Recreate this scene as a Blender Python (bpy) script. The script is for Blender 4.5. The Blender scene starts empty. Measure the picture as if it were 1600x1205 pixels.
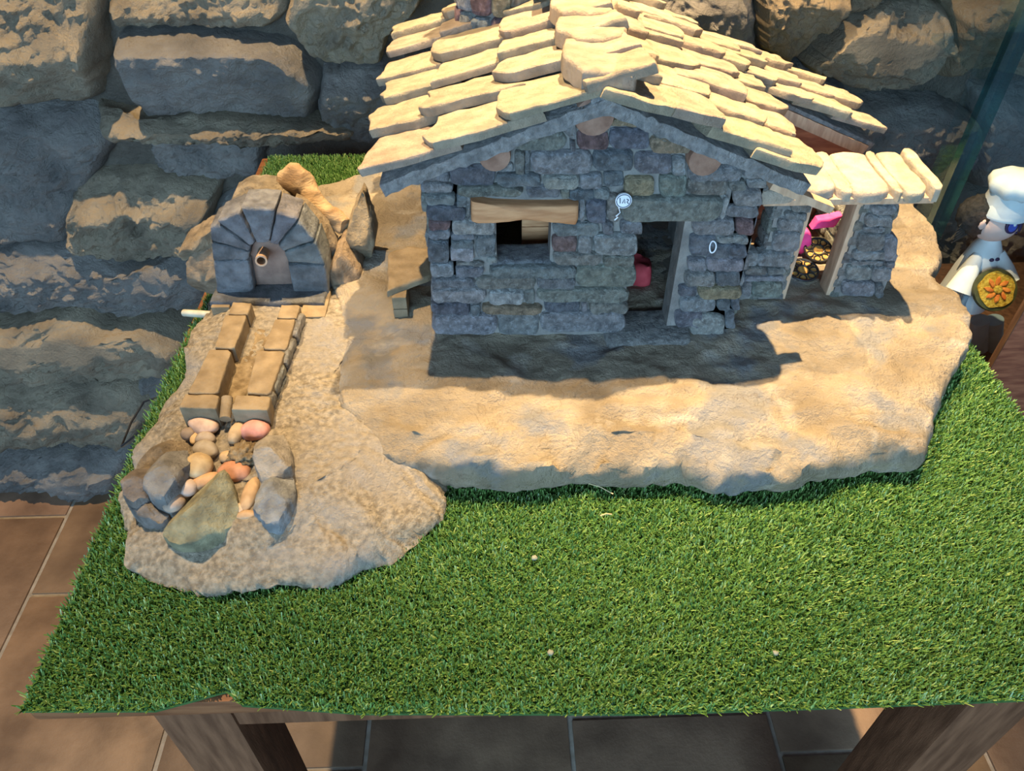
import bpy, bmesh, math, random
import numpy as np
from mathutils import Vector, Matrix, noise

# ------------------------------------------------------------------ camera, world, lights
SC = bpy.context.scene
COL = SC.collection
H, F = 0.55, 1200.0                       # eye height above the turf (m), focal length in pixels
PITCH, YAW = math.radians(43.3), math.radians(1.9)
cam_d = bpy.data.cameras.new('camera')
cam_d.sensor_fit = 'HORIZONTAL'; cam_d.sensor_width = 36.0
cam_d.lens = 36.0 * F / 1600.0
cam_d.clip_start = 0.01
cam = bpy.data.objects.new('camera', cam_d); COL.objects.link(cam)
cam.location = (0, 0, H)
cam.rotation_euler = (math.pi / 2 - PITCH, 0, -YAW)
SC.camera = cam

SC.view_settings.view_transform = 'Standard'
SC.view_settings.look = 'None'
SC.view_settings.gamma = 1.0
SC.view_settings.use_curve_mapping = False
SC.view_settings.exposure = 0.15

W = bpy.data.worlds.new('room_ambience'); SC.world = W; W.use_nodes = True
W.node_tree.nodes['Background'].inputs[0].default_value = (0.55, 0.68, 1.0, 1)
W.node_tree.nodes['Background'].inputs[1].default_value = 0.14

def spot(name, loc, aim, power, col, size, blend, radius):
    d = bpy.data.lights.new(name, 'SPOT'); d.energy = power; d.color = col
    d.spot_size = math.radians(size); d.spot_blend = blend; d.shadow_soft_size = radius
    o = bpy.data.objects.new(name, d); COL.objects.link(o); o.location = loc
    o.rotation_euler = (Vector(aim) - Vector(loc)).to_track_quat('-Z', 'Y').to_euler()
WARM = (1.0, 0.71, 0.385)
spot('ceiling_spot_right_offscreen', (0.30, 1.00, 1.95), (0.23, 0.80, 0.18), 620, WARM, 36, 1.0, 0.016)
spot('ceiling_spot_left_offscreen', (-0.49, 0.90, 1.95), (-0.40, 0.70, 0.0), 250, WARM, 88, 0.8, 0.016)
wd = bpy.data.lights.new('window_behind_camera_offscreen', 'AREA'); wd.shape = 'RECTANGLE'
wd.size, wd.size_y = 1.8, 1.5; wd.energy = 108; wd.color = (0.42, 0.70, 1.0)
wo = bpy.data.objects.new('window_behind_camera_offscreen', wd); COL.objects.link(wo)
wo.location = (-0.5, -2.3, 0.75)
wo.rotation_euler = (Vector((0.1, 0.7, 0.05)) - wo.location).to_track_quat('-Z', 'Y').to_euler()

# ------------------------------------------------------------------ measuring helpers
_fw = np.array([math.sin(YAW) * math.cos(PITCH), math.cos(YAW) * math.cos(PITCH), -math.sin(PITCH)])
_rt = np.array([math.cos(YAW), -math.sin(YAW), 0.0]); _up = np.cross(_rt, _fw)
def _ray(x, y): return _fw + _rt * ((x - 800) / F) - _up * ((y - 602.5) / F)
def hz(x, y, z=0.0):                      # pixel of the photograph -> point on a level plane
    d = _ray(x, y); t = (z - H) / d[2]; return np.array([0, 0, H]) + d * t
def hy(x, y, Y):                          # pixel of the photograph -> point on an upright plane
    d = _ray(x, y); t = Y / d[1]; return np.array([0, 0, H]) + d * t
def crop(pts, ox, oy, s): return [(ox + a / s, oy + b / s) for a, b in pts]
RND = random.Random(7)

# ------------------------------------------------------------------ materials
def nd(nt, t, **kw):
    n = nt.nodes.new(t)
    for k, v in kw.items(): setattr(n, k, v)
    return n
def make_mat(name, c1=(.5, .5, .5), c2=None, scale=30, bump=0.3, bscale=120, rough=0.85, objcol=False,
             detail=6, lo=.35, hi=.65, spots=None, stretch=None, spec=0.25, metal=0.0, bd=.004, spots2=None, cracks=None):
    m = bpy.data.materials.new(name); m.use_nodes = True; nt = m.node_tree
    p = nt.nodes['Principled BSDF']; L = nt.links.new
    p.inputs['Roughness'].default_value = rough; p.inputs['Specular IOR Level'].default_value = spec
    p.inputs['Metallic'].default_value = metal
    tc = nd(nt, 'ShaderNodeTexCoord'); vec = tc.outputs['Object']
    if stretch:
        mp = nd(nt, 'ShaderNodeMapping'); mp.inputs['Scale'].default_value = stretch
        L(vec, mp.inputs['Vector']); vec = mp.outputs['Vector']
    n1 = nd(nt, 'ShaderNodeTexNoise'); n1.inputs['Scale'].default_value = scale; n1.inputs['Detail'].default_value = detail
    L(vec, n1.inputs['Vector'])
    rp = nd(nt, 'ShaderNodeValToRGB'); e = rp.color_ramp.elements
    e[0].position, e[1].position = lo, hi
    c2 = c2 or tuple(min(1, c * 1.35) for c in c1)
    e[0].color = (*c1, 1); e[1].color = (*c2, 1)
    L(n1.outputs['Fac'], rp.inputs['Fac'])
    out = rp.outputs['Color']
    if spots:
        n3 = nd(nt, 'ShaderNodeTexNoise'); n3.inputs['Scale'].default_value = spots[1]; n3.inputs['Detail'].default_value = 5
        L(vec, n3.inputs['Vector'])
        r3 = nd(nt, 'ShaderNodeValToRGB'); r3.color_ramp.elements[0].position = spots[2]; r3.color_ramp.elements[1].position = spots[3]
        L(n3.outputs['Fac'], r3.inputs['Fac'])
        mx = nd(nt, 'ShaderNodeMix', data_type='RGBA'); L(r3.outputs['Color'], mx.inputs['Factor'])
        L(out, mx.inputs[6]); mx.inputs[7].default_value = (*spots[0], 1); out = mx.outputs[2]
    if spots2:
        n4 = nd(nt, 'ShaderNodeTexNoise'); n4.inputs['Scale'].default_value = spots2[1]; n4.inputs['Detail'].default_value = 8; n4.inputs['Distortion'].default_value = .6
        L(vec, n4.inputs['Vector'])
        r4 = nd(nt, 'ShaderNodeValToRGB'); r4.color_ramp.elements[0].position = spots2[2]; r4.color_ramp.elements[1].position = spots2[3]
        L(n4.outputs['Color'], r4.inputs['Fac'])
        mx = nd(nt, 'ShaderNodeMix', data_type='RGBA'); L(r4.outputs['Color'], mx.inputs['Factor'])
        L(out, mx.inputs[6]); mx.inputs[7].default_value = (*spots2[0], 1); out = mx.outputs[2]
    if cracks:                                                # thin mineral veins and cracks
        n5 = nd(nt, 'ShaderNodeTexNoise'); n5.inputs['Scale'].default_value = cracks[1]; n5.inputs['Detail'].default_value = 6; n5.inputs['Distortion'].default_value = .4
        L(vec, n5.inputs['Vector'])
        r5 = nd(nt, 'ShaderNodeValToRGB'); r5.color_ramp.interpolation = 'LINEAR'; ee = r5.color_ramp.elements
        ee[0].position = .5 - cracks[2]; ee[0].color = (0, 0, 0, 1); ee[1].position = .5 + cracks[2]; ee[1].color = (0, 0, 0, 1)
        e5 = ee.new(.5); e5.color = (cracks[3],) * 3 + (1,)
        L(n5.outputs['Fac'], r5.inputs['Fac'])
        mx = nd(nt, 'ShaderNodeMix', data_type='RGBA'); L(r5.outputs['Color'], mx.inputs['Factor'])
        L(out, mx.inputs[6]); mx.inputs[7].default_value = (*cracks[0], 1); out = mx.outputs[2]
    if objcol:
        oi = nd(nt, 'ShaderNodeObjectInfo'); mu = nd(nt, 'ShaderNodeMix', data_type='RGBA', blend_type='MULTIPLY')
        mu.inputs['Factor'].default_value = 1.0
        L(out, mu.inputs[6]); L(oi.outputs['Color'], mu.inputs[7]); out = mu.outputs[2]
    L(out, p.inputs['Base Color'])
    if bump:
        n2 = nd(nt, 'ShaderNodeTexNoise'); n2.inputs['Scale'].default_value = bscale; n2.inputs['Detail'].default_value = 8
        n2.inputs['Roughness'].default_value = 0.72
        L(vec, n2.inputs['Vector'])
        b = nd(nt, 'ShaderNodeBump'); b.inputs['Strength'].default_value = bump; b.inputs['Distance'].default_value = bd
        L(n2.outputs['Fac'], b.inputs['Height']); L(b.outputs['Normal'], p.inputs['Normal'])
    return m
M = {}
M['stone'] = make_mat('rough_stone', (.55, .55, .55), (1.25, 1.22, 1.18), 130, 1.0, 150, .85, True, spots=((1.3, 1.34, 1.38), 260, .54, .74), bd=.022, lo=.32, hi=.68, cracks=((1.5, 1.5, 1.5), 60, .012, .5))
M['slate'] = make_mat('roof_slate', (.75, .74, .72), (1.1, 1.08, 1.05), 60, .9, 150, .8, True, bd=.008)
M['rock'] = make_mat('pond_rock', (.6, .6, .6), (1.2, 1.2, 1.2), 70, 1.0, 110, .8, True, spots=((.95, .95, .95), 60, .62, .75), bd=.012)
M['pebble'] = make_mat('smooth_pebble', (.75, .72, .7), (1.15, 1.15, 1.15), 90, .15, 200, .55, True)
M['wallrock'] = make_mat('wall_stone', (.62, .60, .57), (1.3, 1.25, 1.15), 14, 1.0, 60, .9, True, detail=9, lo=.3, hi=.7, bd=.02)
M['mortar'] = make_mat('grey_mortar', (.20, .19, .175), (.32, .30, .27), 60, .8, 200, .95)
M['wallmortar'] = make_mat('wall_mortar', (.20, .175, .14), (.38, .33, .26), 18, 1.0, 40, .95, bd=.05)
M['cement'] = make_mat('rough_cement', (.46, .47, .47), (.80, .81, .80), 160, 1.0, 200, .95, bd=.02)
M['slab'] = make_mat('base_stone', (.40, .33, .235), (.62, .52, .38), 16, 1.0, 45, .85, spots=((.40, .39, .375), 15, .54, .62), detail=10, lo=.38, hi=.6, bd=.026, spots2=((.66, .60, .50), 22, .56, .66), cracks=((.20, .15, .10), 9, .004, .35))
M['mound'] = make_mat('gravel_cement', (.33, .28, .205), (.66, .565, .42), 190, 1.0, 240, .95, detail=4, spots=((.50, .46, .41), 14, .50, .70), bd=.009)
M['channel'] = make_mat('sandstone_block', (.20, .15, .09), (.31, .24, .15), 60, .5, 260, .9)
M['sand'] = make_mat('wet_sand', (.20, .145, .08), (.40, .31, .19), 120, 1.0, 300, .95)
M['wood'] = make_mat('lintel_wood', (.42, .20, .09), (.58, .31, .15), 40, .3, 150, .65, stretch=(1, 6, 6))
M['darkwood'] = make_mat('table_wood', (.10, .045, .022), (.19, .09, .045), 22, .3, 90, .5, stretch=(6, 6, .7))
M['tablewood'] = make_mat('table_top_wood', (.13, .05, .022), (.24, .105, .045), 22, .2, 90, .45, stretch=(1, 6, 6))
M['redwood'] = make_mat('red_brown_wood', (.20, .065, .035), (.36, .14, .07), 30, .2, 90, .6, stretch=(1, 5, 5))
M['palewood'] = make_mat('pale_wood', (.42, .27, .17), (.58, .40, .26), 40, .2, 120, .7, stretch=(5, 5, 1))
M['logend'] = make_mat('log_wood', (.20, .11, .075), (.33, .20, .14), 80, .3, 200, .8)
M['drift'] = make_mat('driftwood', (.24, .15, .075), (.55, .40, .23), 30, .9, 90, .85, stretch=(1, 1, 3))
M['tile'] = make_mat('floor_tile', (.125, .078, .05), (.25, .16, .10), 9, .35, 70, .42, True, detail=8)
M['grout'] = make_mat('floor_grout', (.26, .22, .17), (.36, .31, .25), 60, .3, 200, .9)
M['turfback'] = make_mat('turf_backing', (.035, .09, .02), (.06, .13, .035), 200, .3, 300, .95)
M['black'] = make_mat('black_wire', (.012, .012, .014), (.03, .03, .03), 60, 0, 100, .4)
M['interior'] = make_mat('plain_interior', (.20, .17, .14), (.30, .26, .21), 40, .4, 150, .95)
M['plate'] = make_mat('red_brown_stone', (.20, .13, .10), (.30, .20, .15), 60, .4, 200, .9)
M['pink'] = make_mat('pink_felt', (.80, .05, .20), (.9, .08, .27), 100, .1, 300, .8)
M['red'] = make_mat('red_cloth', (.36, .04, .05), (.45, .06, .07), 100, .1, 300, .8)
M['gold'] = make_mat('gilt_filigree', (.30, .16, .04), (.55, .33, .10), 300, .3, 500, .5)
M['whitefoam'] = make_mat('white_foam', (.74, .74, .72), (.84, .84, .82), 60, .05, 300, .7)
M['skin'] = make_mat('pink_foam', (.72, .47, .39), (.78, .53, .45), 60, .05, 300, .6)
M['hair'] = make_mat('black_hair', (.012, .011, .012), (.035, .03, .03), 200, .6, 300, .6)
M['navy'] = make_mat('navy_paint', (.015, .02, .07), (.02, .03, .10), 60, 0, 100, .35)
M['blue'] = make_mat('blue_paint', (.03, .08, .38), (.05, .12, .5), 60, 0, 100, .3)
M['greyfoam'] = make_mat('grey_blue_cloth', (.30, .38, .43), (.36, .45, .5), 60, .05, 200, .7)
M['rice'] = make_mat('yellow_rice', (.45, .24, .015), (.75, .52, .08), 260, 1.0, 300, .7)
M['prawn'] = make_mat('orange_prawn', (.55, .13, .02), (.7, .24, .04), 120, .4, 300, .5)
M['olive'] = make_mat('dark_pan', (.03, .035, .012), (.07, .075, .03), 80, .2, 200, .5)
M['thread'] = make_mat('white_thread', (.7, .74, .78), (.85, .88, .9), 60, .1, 200, .8)
M['lint'] = make_mat('grey_lint', (.20, .22, .16), (.32, .33, .27), 90, .3, 300, .9)
M['straw'] = make_mat('dry_straw', (.42, .34, .18), (.55, .46, .27), 60, .1, 200, .8)

def grass_mat():
    m = bpy.data.materials.new('grass_blades'); m.use_nodes = True; nt = m.node_tree; p = nt.nodes['Principled BSDF']
    a = nd(nt, 'ShaderNodeAttribute'); a.attribute_name = 'tint'
    r = nd(nt, 'ShaderNodeValToRGB'); e = r.color_ramp.elements
    e[0].color = (.06, .155, .034, 1); e[1].color = (.42, .54, .20, 1); e[1].position = 1.0
    x = r.color_ramp.elements.new(.6); x.color = (.15, .30, .078, 1)
    nt.links.new(a.outputs['Fac'], r.inputs['Fac']); nt.links.new(r.outputs['Color'], p.inputs['Base Color'])
    p.inputs['Roughness'].default_value = .38; p.inputs['Specular IOR Level'].default_value = .45
    return m
M['grass'] = grass_mat()
def glass_mat(name, tint, rough=.02, gl=.10):
    m = bpy.data.materials.new(name); m.use_nodes = True; nt = m.node_tree
    nt.nodes.remove(nt.nodes['Principled BSDF']); out = nt.nodes['Material Output']
    t = nd(nt, 'ShaderNodeBsdfTransparent'); t.inputs[0].default_value = (*tint, 1)
    g = nd(nt, 'ShaderNodeBsdfGlossy'); g.inputs['Roughness'].default_value = rough; g.inputs[0].default_value = (.7, .95, 1, 1)
    mx = nd(nt, 'ShaderNodeMixShader'); mx.inputs[0].default_value = gl
    nt.links.new(t.outputs[0], mx.inputs[1]); nt.links.new(g.outputs[0], mx.inputs[2]); nt.links.new(mx.outputs[0], out.inputs[0])
    return m
M['glass'] = glass_mat('clear_glass', (.92, .97, .98), .02, .06)
M['glassedge'] = glass_mat('green_glass_edge', (.40, .72, .76), .15, .16)
M['plastic'] = make_mat('clear_plastic_tube', (.52, .50, .38), (.66, .64, .50), 60, 0, 80, .25, spec=.6)

# ------------------------------------------------------------------ object helpers
ORG = {}
def tag(o, label=None, cat=None, group=None, kind=None):
    if label: o['label'] = label
    if cat: o['category'] = cat
    if group: o['group'] = group
    if kind: o['kind'] = kind
    return o
def thing(name, loc, label, cat, group=None):
    o = bpy.data.objects.new(name, None); COL.objects.link(o); o.location = loc; o.empty_display_size = .02
    ORG[o.name] = np.array(loc, float)
    return tag(o, label, cat, group)
def link_mesh(name, me, mat, parent=None, color=None, origin=None, sharp=None, smooth=True):
    """me holds world coordinates; shift them to the parent's (or own) origin."""
    o = bpy.data.objects.new(name, me); COL.objects.link(o)
    if parent is not None:
        org = ORG[parent.name]; o.parent = parent
    else:
        org = np.array(origin if origin is not None else (0, 0, 0), float); o.location = org
    ORG[o.name] = org
    if org.any(): me.transform(Matrix.Translation(-Vector(org)))
    me.materials.append(mat)
    if smooth:
        me.polygons.foreach_set('use_smooth', [True] * len(me.polygons))
        if sharp: me.set_sharp_from_angle(angle=math.radians(sharp))
    if color: o.color = (*color, 1)
    return o
def from_bm(name, bm, mat, parent=None, **kw):
    bmesh.ops.recalc_face_normals(bm, faces=bm.faces)
    me = bpy.data.meshes.new(name); bm.to_mesh(me); bm.free()
    return link_mesh(name, me, mat, parent, **kw)
def nz(p, f, s=0.0): return noise.noise(Vector((p[0] * f + s, p[1] * f + s * 1.7, p[2] * f - s)))

FRONT = lambda Y: (np.array([0, Y, 0.]), np.array([1., 0, 0]), np.array([0, 0, 1.]), np.array([0, -1., 0]))
GROUND = lambda z: (np.array([0, 0, z]), np.array([1., 0, 0]), np.array([0, 1., 0]), np.array([0, 0, 1.]))
def resample(poly, n, smooth=1, jit=0.0, seed=0):
    p = np.array(poly, float); q = np.vstack([p, p[:1]]); seg = np.linalg.norm(np.diff(q, axis=0), axis=1)
    cum = np.concatenate([[0], np.cumsum(seg)]); t = np.linspace(0, cum[-1], n, endpoint=False)
    r = np.stack([np.interp(t, cum, q[:, 0]), np.interp(t, cum, q[:, 1])], 1)
    for _ in range(smooth): r = .5 * r + .25 * (np.roll(r, 1, 0) + np.roll(r, -1, 0))
    if jit:
        rs = np.random.RandomState(seed); r += rs.uniform(-jit, jit, r.shape)
    return r
def stone(name, poly, frame, t, mat, parent=None, color=None, n=22, smooth=1, jit=0.0, base=-.006, amp=None, freq=90,
          seed=None, tilt=(0, 0), edge=.22, sharp=55, flat=False, facets=0, fslope=.5, **kw):
    """A stone: irregular outline in a plane, rounded edge, uneven face, closed back."""
    global _SEED; _SEED += 1
    seed = _SEED if seed is None else seed
    O, U, V, N = frame
    r = resample(poly, n, smooth, jit, seed); c = r.mean(0)
    d = np.linalg.norm(r - c, axis=1); m = max(1e-4, min(np.ptp(r[:, 0]), np.ptp(r[:, 1])) * .5)
    amp = t * .22 if amp is None else amp
    rings = [(0, base, 0), (0, t * .45, .3), (edge * m * .35, t * .84, .7), (edge * m, t, 1), (edge * m * 2.4, t * 1.04, 1)]
    rf = random.Random(seed); FC = []
    for q in range(facets):
        an = rf.uniform(0, 6.28); FC.append((math.cos(an), math.sin(an), rf.uniform(.15, .55), rf.uniform(.5, 1.2) * fslope))
    if facets:
        extra = [(edge * m * x, t * 1.04, 1) for x in (1.7, 3.2, 4.2)]; rings = sorted(rings[:4] + [rings[4]] + extra, key=lambda x: x[0]) if True else rings
    def cut(u, v, h):
        for ca, sa, o_, sl in FC: h = min(h, t * 1.04 - sl * ((u - c[0]) * ca + (v - c[1]) * sa + m * (o_ - .35)))
        return h
    bm = bmesh.new(); vs = []
    for ins, h, a in rings:
        row = []
        k = np.clip(1 - ins / np.maximum(d, 1e-5), .25, 1)
        for i in range(n):
            u, v = c + (r[i] - c) * k[i]
            hh = h + (tilt[0] * (u - c[0]) + tilt[1] * (v - c[1])) * (0 if (h == base and not flat) else 1)
            if facets and h != base: hh = max(cut(u, v, hh), base + .002)
            w = O + U * u + V * v + N * hh
            w = w + N * (amp * a * (nz(w, freq, seed * 3.1) + .5 * nz(w, freq * 2.3, seed)))
            row.append(bm.verts.new(w))
        vs.append(row)
    cw = O + U * c[0] + V * c[1] + N * cut(c[0], c[1], t * 1.04); cv = bm.verts.new(cw + N * amp * nz(cw, freq, seed * 3.1))
    for a, b in zip(vs[:-1], vs[1:]):
        for i in range(n): bm.faces.new((a[i], a[(i + 1) % n], b[(i + 1) % n], b[i]))
    for i in range(n): bm.faces.new((vs[-1][i], vs[-1][(i + 1) % n], cv))
    bm.faces.new(list(reversed(vs[0])))
    return from_bm(name, bm, mat, parent, color=color, sharp=sharp, **kw)
_SEED = 0
def box_bm(bm, lo, hi, bev=0.0, rot=None):
    g = bmesh.ops.create_cube(bm, size=1.0)['verts']
    lo, hi = np.array(lo, float), np.array(hi, float); c = (lo + hi) / 2; s = hi - lo
    for v in g: v.co = Vector((v.co.x * s[0] + c[0], v.co.y * s[1] + c[1], v.co.z * s[2] + c[2]))
    if rot: bmesh.ops.rotate(bm, verts=g, cent=Vector(c), matrix=rot)
    if bev:
        es = list({e for v in g for e in v.link_edges})
        bmesh.ops.bevel(bm, geom=es, offset=bev, segments=2, profile=.6, affect='EDGES')
def box(name, lo, hi, mat, parent=None, bev=.001, rot=None, **kw):
    bm = bmesh.new(); box_bm(bm, lo, hi, bev, rot); return from_bm(name, bm, mat, parent, sharp=kw.pop('sharp', 35), **kw)
def tube_bm(bm, pts, rads, n=12, cap=True):
    pts = [Vector(p) for p in pts]; rows = []
    for i, p in enumerate(pts):
        t = (pts[min(i + 1, len(pts) - 1)] - pts[max(i - 1, 0)]).normalized()
        a = t.cross(Vector((0, 0, 1)));  a = a if a.length > 1e-3 else t.cross(Vector((1, 0, 0)))
        a.normalize(); b = t.cross(a); r = rads[i] if hasattr(rads, '__len__') else rads
        rows.append([bm.verts.new(p + (a * math.cos(k * 2 * math.pi / n) + b * math.sin(k * 2 * math.pi / n)) * r) for k in range(n)])
    for r0, r1 in zip(rows[:-1], rows[1:]):
        for k in range(n): bm.faces.new((r0[k], r0[(k + 1) % n], r1[(k + 1) % n], r1[k]))
    if cap: bm.faces.new(rows[0][::-1]); bm.faces.new(rows[-1])
def tube(name, pts, rads, mat, parent=None, n=12, cap=True, **kw):
    bm = bmesh.new(); tube_bm(bm, pts, rads, n, cap); return from_bm(name, bm, mat, parent, sharp=kw.pop('sharp', 50), **kw)
def ball(name, c, rad, mat, parent=None, amp=0.0, freq=60, rot=None, seed=0, sub=3, **kw):
    bm = bmesh.new(); bmesh.ops.create_icosphere(bm, subdivisions=sub, radius=1.0)
    R = rot or Matrix.Identity(3)
    for v in bm.verts:
        q = v.co.copy(); w = R @ Vector((q.x * rad[0], q.y * rad[1], q.z * rad[2]))
        if amp: w = w * (1 + amp * noise.noise(q * freq * .03 + Vector((seed * 5.3, seed, 0))))
        v.co = w + Vector(c)
    return from_bm(name, bm, mat, parent, **kw)
def lathe(name, c, prof, mat, parent=None, n=28, wob=None, **kw):
    bm = bmesh.new(); rows = []
    for r, z in prof:
        rows.append([bm.verts.new((c[0] + r * (1 + (wob(k, n, z) if wob else 0)) * math.cos(2 * math.pi * k / n),
                                   c[1] + r * (1 + (wob(k, n, z) if wob else 0)) * math.sin(2 * math.pi * k / n), c[2] + z)) for k in range(n)])
    for a, b in zip(rows[:-1], rows[1:]):
        for k in range(n): bm.faces.new((a[k], a[(k + 1) % n], b[(k + 1) % n], b[k]))
    bm.faces.new(rows[0][::-1]); bm.faces.new(rows[-1])
    return from_bm(name, bm, mat, parent, sharp=60, **kw)
def rect(x0, y0, x1, y1): return [(x0, y0), (x1, y0), (x1, y1), (x0, y1)]
def vary(c, a=.12, r=RND):
    k = 1 + r.uniform(-a, a); return tuple(max(0, x * k * (1 + r.uniform(-.04, .04))) for x in c)

# ------------------------------------------------------------------ the setting: floor, stone wall
FZ = -0.80
fl = box('floor', (-1.75, -.9, FZ - .05), (1.75, 1.25, FZ - .004), M['grout'], None, 0, origin=(0, 0, FZ))
tag(fl, 'brown stone tile floor under the table', 'floor', kind='structure')
T = .351
for i in range(-5, 5):
    x0 = .12 + i * T; off = (.577, .856, .70)[i % 3] if i not in (-3,) else .856
    for j in range(-5, 3):
        y0 = off + j * T; y1 = min(y0 + T, 1.24)
        if y1 - y0 < .03: continue
        box('tile', (x0 + .004, y0 + .004, FZ - .02), (x0 + T - .004, y1 - .004, FZ + RND.uniform(-.0008, .0008)), M['tile'], fl, .002,
            color=vary((1, 1, 1), .18))
WY = 1.215
wl = box('wall_back', (-1.75, WY, FZ - .02), (1.75, WY + .25, 1.25), M['wallmortar'], None, 0, origin=(0, WY, FZ))
tag(wl, 'rough natural stone wall behind the table', 'wall', kind='structure')
def wall_rock(poly, depth, color, ridge=.5, seed=None, amp=.010, wp=1.13, power=1.0, rough=1.0):
    """Large wall stone: outline on the wall, belly swelling to `depth`, deepest at `ridge` of its height."""
    global _SEED; _SEED += 1; sd = _SEED if seed is None else seed
    P = [hy(x, y, wp) for x, y in poly]; uv = np.array([(p[0], p[2]) for p in P]); uv = uv.mean(0) + (uv - uv.mean(0)) * 1.05
    n, R = 120, 40; r = resample(uv, n, 2, .002, sd); c = r.mean(0); z0, z1 = r[:, 1].min(), r[:, 1].max()
    bm = bmesh.new(); vs = []
    for k in range(R):
        s = 1 - k / R; row = []
        for i in range(n):
            u, v = c + (r[i] - c) * s; f = (z1 - v) / (z1 - z0)         # 0 at the top, 1 at the bottom
            prof = (f / ridge) if f < ridge else 1 - .75 * (f - ridge) / (1 - ridge)
            prof = max(0., prof) ** .8
            e = min(1, (1 - s) * 9) ** .5
            h = 1.75 * depth * e * (.25 + .75 * prof)
            w = np.array([u, WY, v])
            h += 1.5 * amp * e * rough * (1.5 * nz(w, 9, sd * 1.3) + 1.3 * (.5 - abs(nz(w, 17, sd))) + .8 * (.4 - abs(nz(w, 38, sd))) + .55 * nz(w, 80, sd) + .3 * nz(w, 170, sd))
            h = min(h, .105) + .045 * min(1., max(0., (-.05 - v) / .6))
            row.append(bm.verts.new((u, WY + .012 - h if k else WY + .012, v)))
        vs.append(row)
    for a, b in zip(vs[:-1], vs[1:]):
        for i in range(n): bm.faces.new((a[i], a[(i + 1) % n], b[(i + 1) % n], b[i]))
    bm.faces.new(vs[-1]); bm.faces.new(vs[0][::-1])
    return from_bm('stone', bm, M['wallrock'], wl, color=color, sharp=60)
GR, TN, BN, DK = (.34, .33, .32), (.44, .38, .29), (.36, .29, .20), (.34, .33, .32)
wall_rock([(-190, -60), (118, -60), (140, 105), (128, 182), (0, 184), (-190, 180)], .050, TN, .62, amp=.012)
wall_rock([(140, -60), (446, -60), (432, 40), (410, 66), (300, 68), (168, 70), (150, 62)], .026, TN, .8, amp=.010)
wall_rock([(166, 77), (290, 72), (435, 90), (492, 148), (480, 202), (330, 194), (208, 200), (184, 150)], .058, GR, .14, amp=.006)
wall_rock([(440, 34), (478, -60), (700, -60), (640, 40), (598, 80), (588, 118), (500, 124), (468, 98)], .052, TN, .30, amp=.013)
wall_rock([(128, 190), (205, 205), (330, 198), (482, 208), (560, 218), (545, 244), (400, 244), (330, 222), (230, 240), (150, 236)], .048, TN, .45, amp=.012)
wall_rock([(220, 232), (330, 226), (402, 248), (394, 300), (330, 306), (226, 294)], .030, DK, .1)
wall_rock([(496, 130), (588, 124), (640, 150), (660, 250), (548, 242), (490, 200)], .040, GR, .25)
wall_rock([(-190, 190), (118, 194), (160, 240), (128, 300), (84, 402), (0, 404), (-190, 400)], .036, DK, .2, amp=.012)
wall_rock([(102, 300), (226, 298), (330, 310), (322, 350), (294, 402), (206, 430), (92, 402)], .050, TN, .35, amp=.014)
wall_rock([(-190, 410), (84, 404), (200, 432), (298, 408), (334, 446), (300, 500), (200, 512), (110, 488), (0, 508), (-190, 510)], .040, GR, .3, amp=.012)
wall_rock([(-190, 515), (0, 514), (124, 492), (152, 520), (240, 516), (290, 545), (262, 596), (200, 604), (60, 600), (-190, 605)], .060, TN, .36, amp=.014)
wall_rock([(-190, 608), (60, 602), (204, 606), (240, 640), (204, 700), (90, 704), (-190, 700)], .056, TN, .42, amp=.014)
wall_rock([(-190, 706), (90, 706), (200, 704), (184, 772), (80, 776), (-190, 780)], .052, GR, .4, amp=.012)
wall_rock([(205, 606), (270, 600), (330, 620), (300, 780), (190, 775), (206, 700), (242, 640)], .040, GR, .4, amp=.012)
wall_rock([(300, 410), (322, 352), (402, 300), (520, 300), (520, 480), (340, 500)], .03, DK, .4)
# right of the roof
wall_rock([(900, -60), (1176, -60), (1196, 30), (1202, 130), (1130, 110), (1000, 40)], .030, GR, .5, amp=.008)
wall_rock([(1180, -60), (1360, -60), (1322, 40), (1276, 84), (1246, 120), (1206, 96), (1198, 30)], .046, BN, .4, amp=.012)
wall_rock([(1270, 118), (1330, 56), (1402, 10), (1470, 6), (1502, 34), (1506, 92), (1462, 132), (1400, 158), (1340, 152)], .062, TN, .42, amp=.013)
wall_rock([(1366, -60), (1500, -60), (1506, 20), (1470, 2), (1402, 6), (1332, 50)], .040, BN, .4, amp=.012)
wall_rock([(1510, 22), (1740, -60), (1740, 150), (1600, 140), (1560, 124), (1496, 146)], .048, BN, .45, amp=.012)
wall_rock([(1206, 104), (1246, 124), (1270, 122), (1338, 156), (1330, 240), (1200, 200)], .034, GR, .3)
wall_rock([(1338, 190), (1410, 176), (1490, 178), (1548, 206), (1530, 300), (1450, 340), (1330, 300)], .046, DK, .16, amp=.010)
wall_rock([(1552, 160), (1740, 160), (1740, 330), (1552, 320)], .040, DK, .2)
wall_rock([(1330, 310), (1450, 344), (1540, 320), (1740, 336), (1740, 520), (1330, 520)], .034, GR, .3, amp=.012)
wall_rock([(1330, 530), (1740, 530), (1740, 800), (1330, 800)], .034, DK, .3, amp=.012)
for z0 in (.34, .53, .72):                                  # courses above the frame
    x = -1.5
    while x < 1.5:
        w = RND.uniform(.18, .34); h = .17
        u = [(x, z0), (x + w - .02, z0 + RND.uniform(-.01, .01)), (x + w - .02, z0 + h), (x, z0 + h - RND.uniform(0, .02))]
        stone('stone', u, (np.array([0, WY, 0.]), np.array([1., 0, 0]), np.array([0, 0, 1.]), np.array([0, -1., 0])), RND.uniform(.02, .04), M['wallrock'],
              wl, vary(RND.choice((GR, TN, BN))), n=30, amp=.008, freq=18)
        x += w

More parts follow.
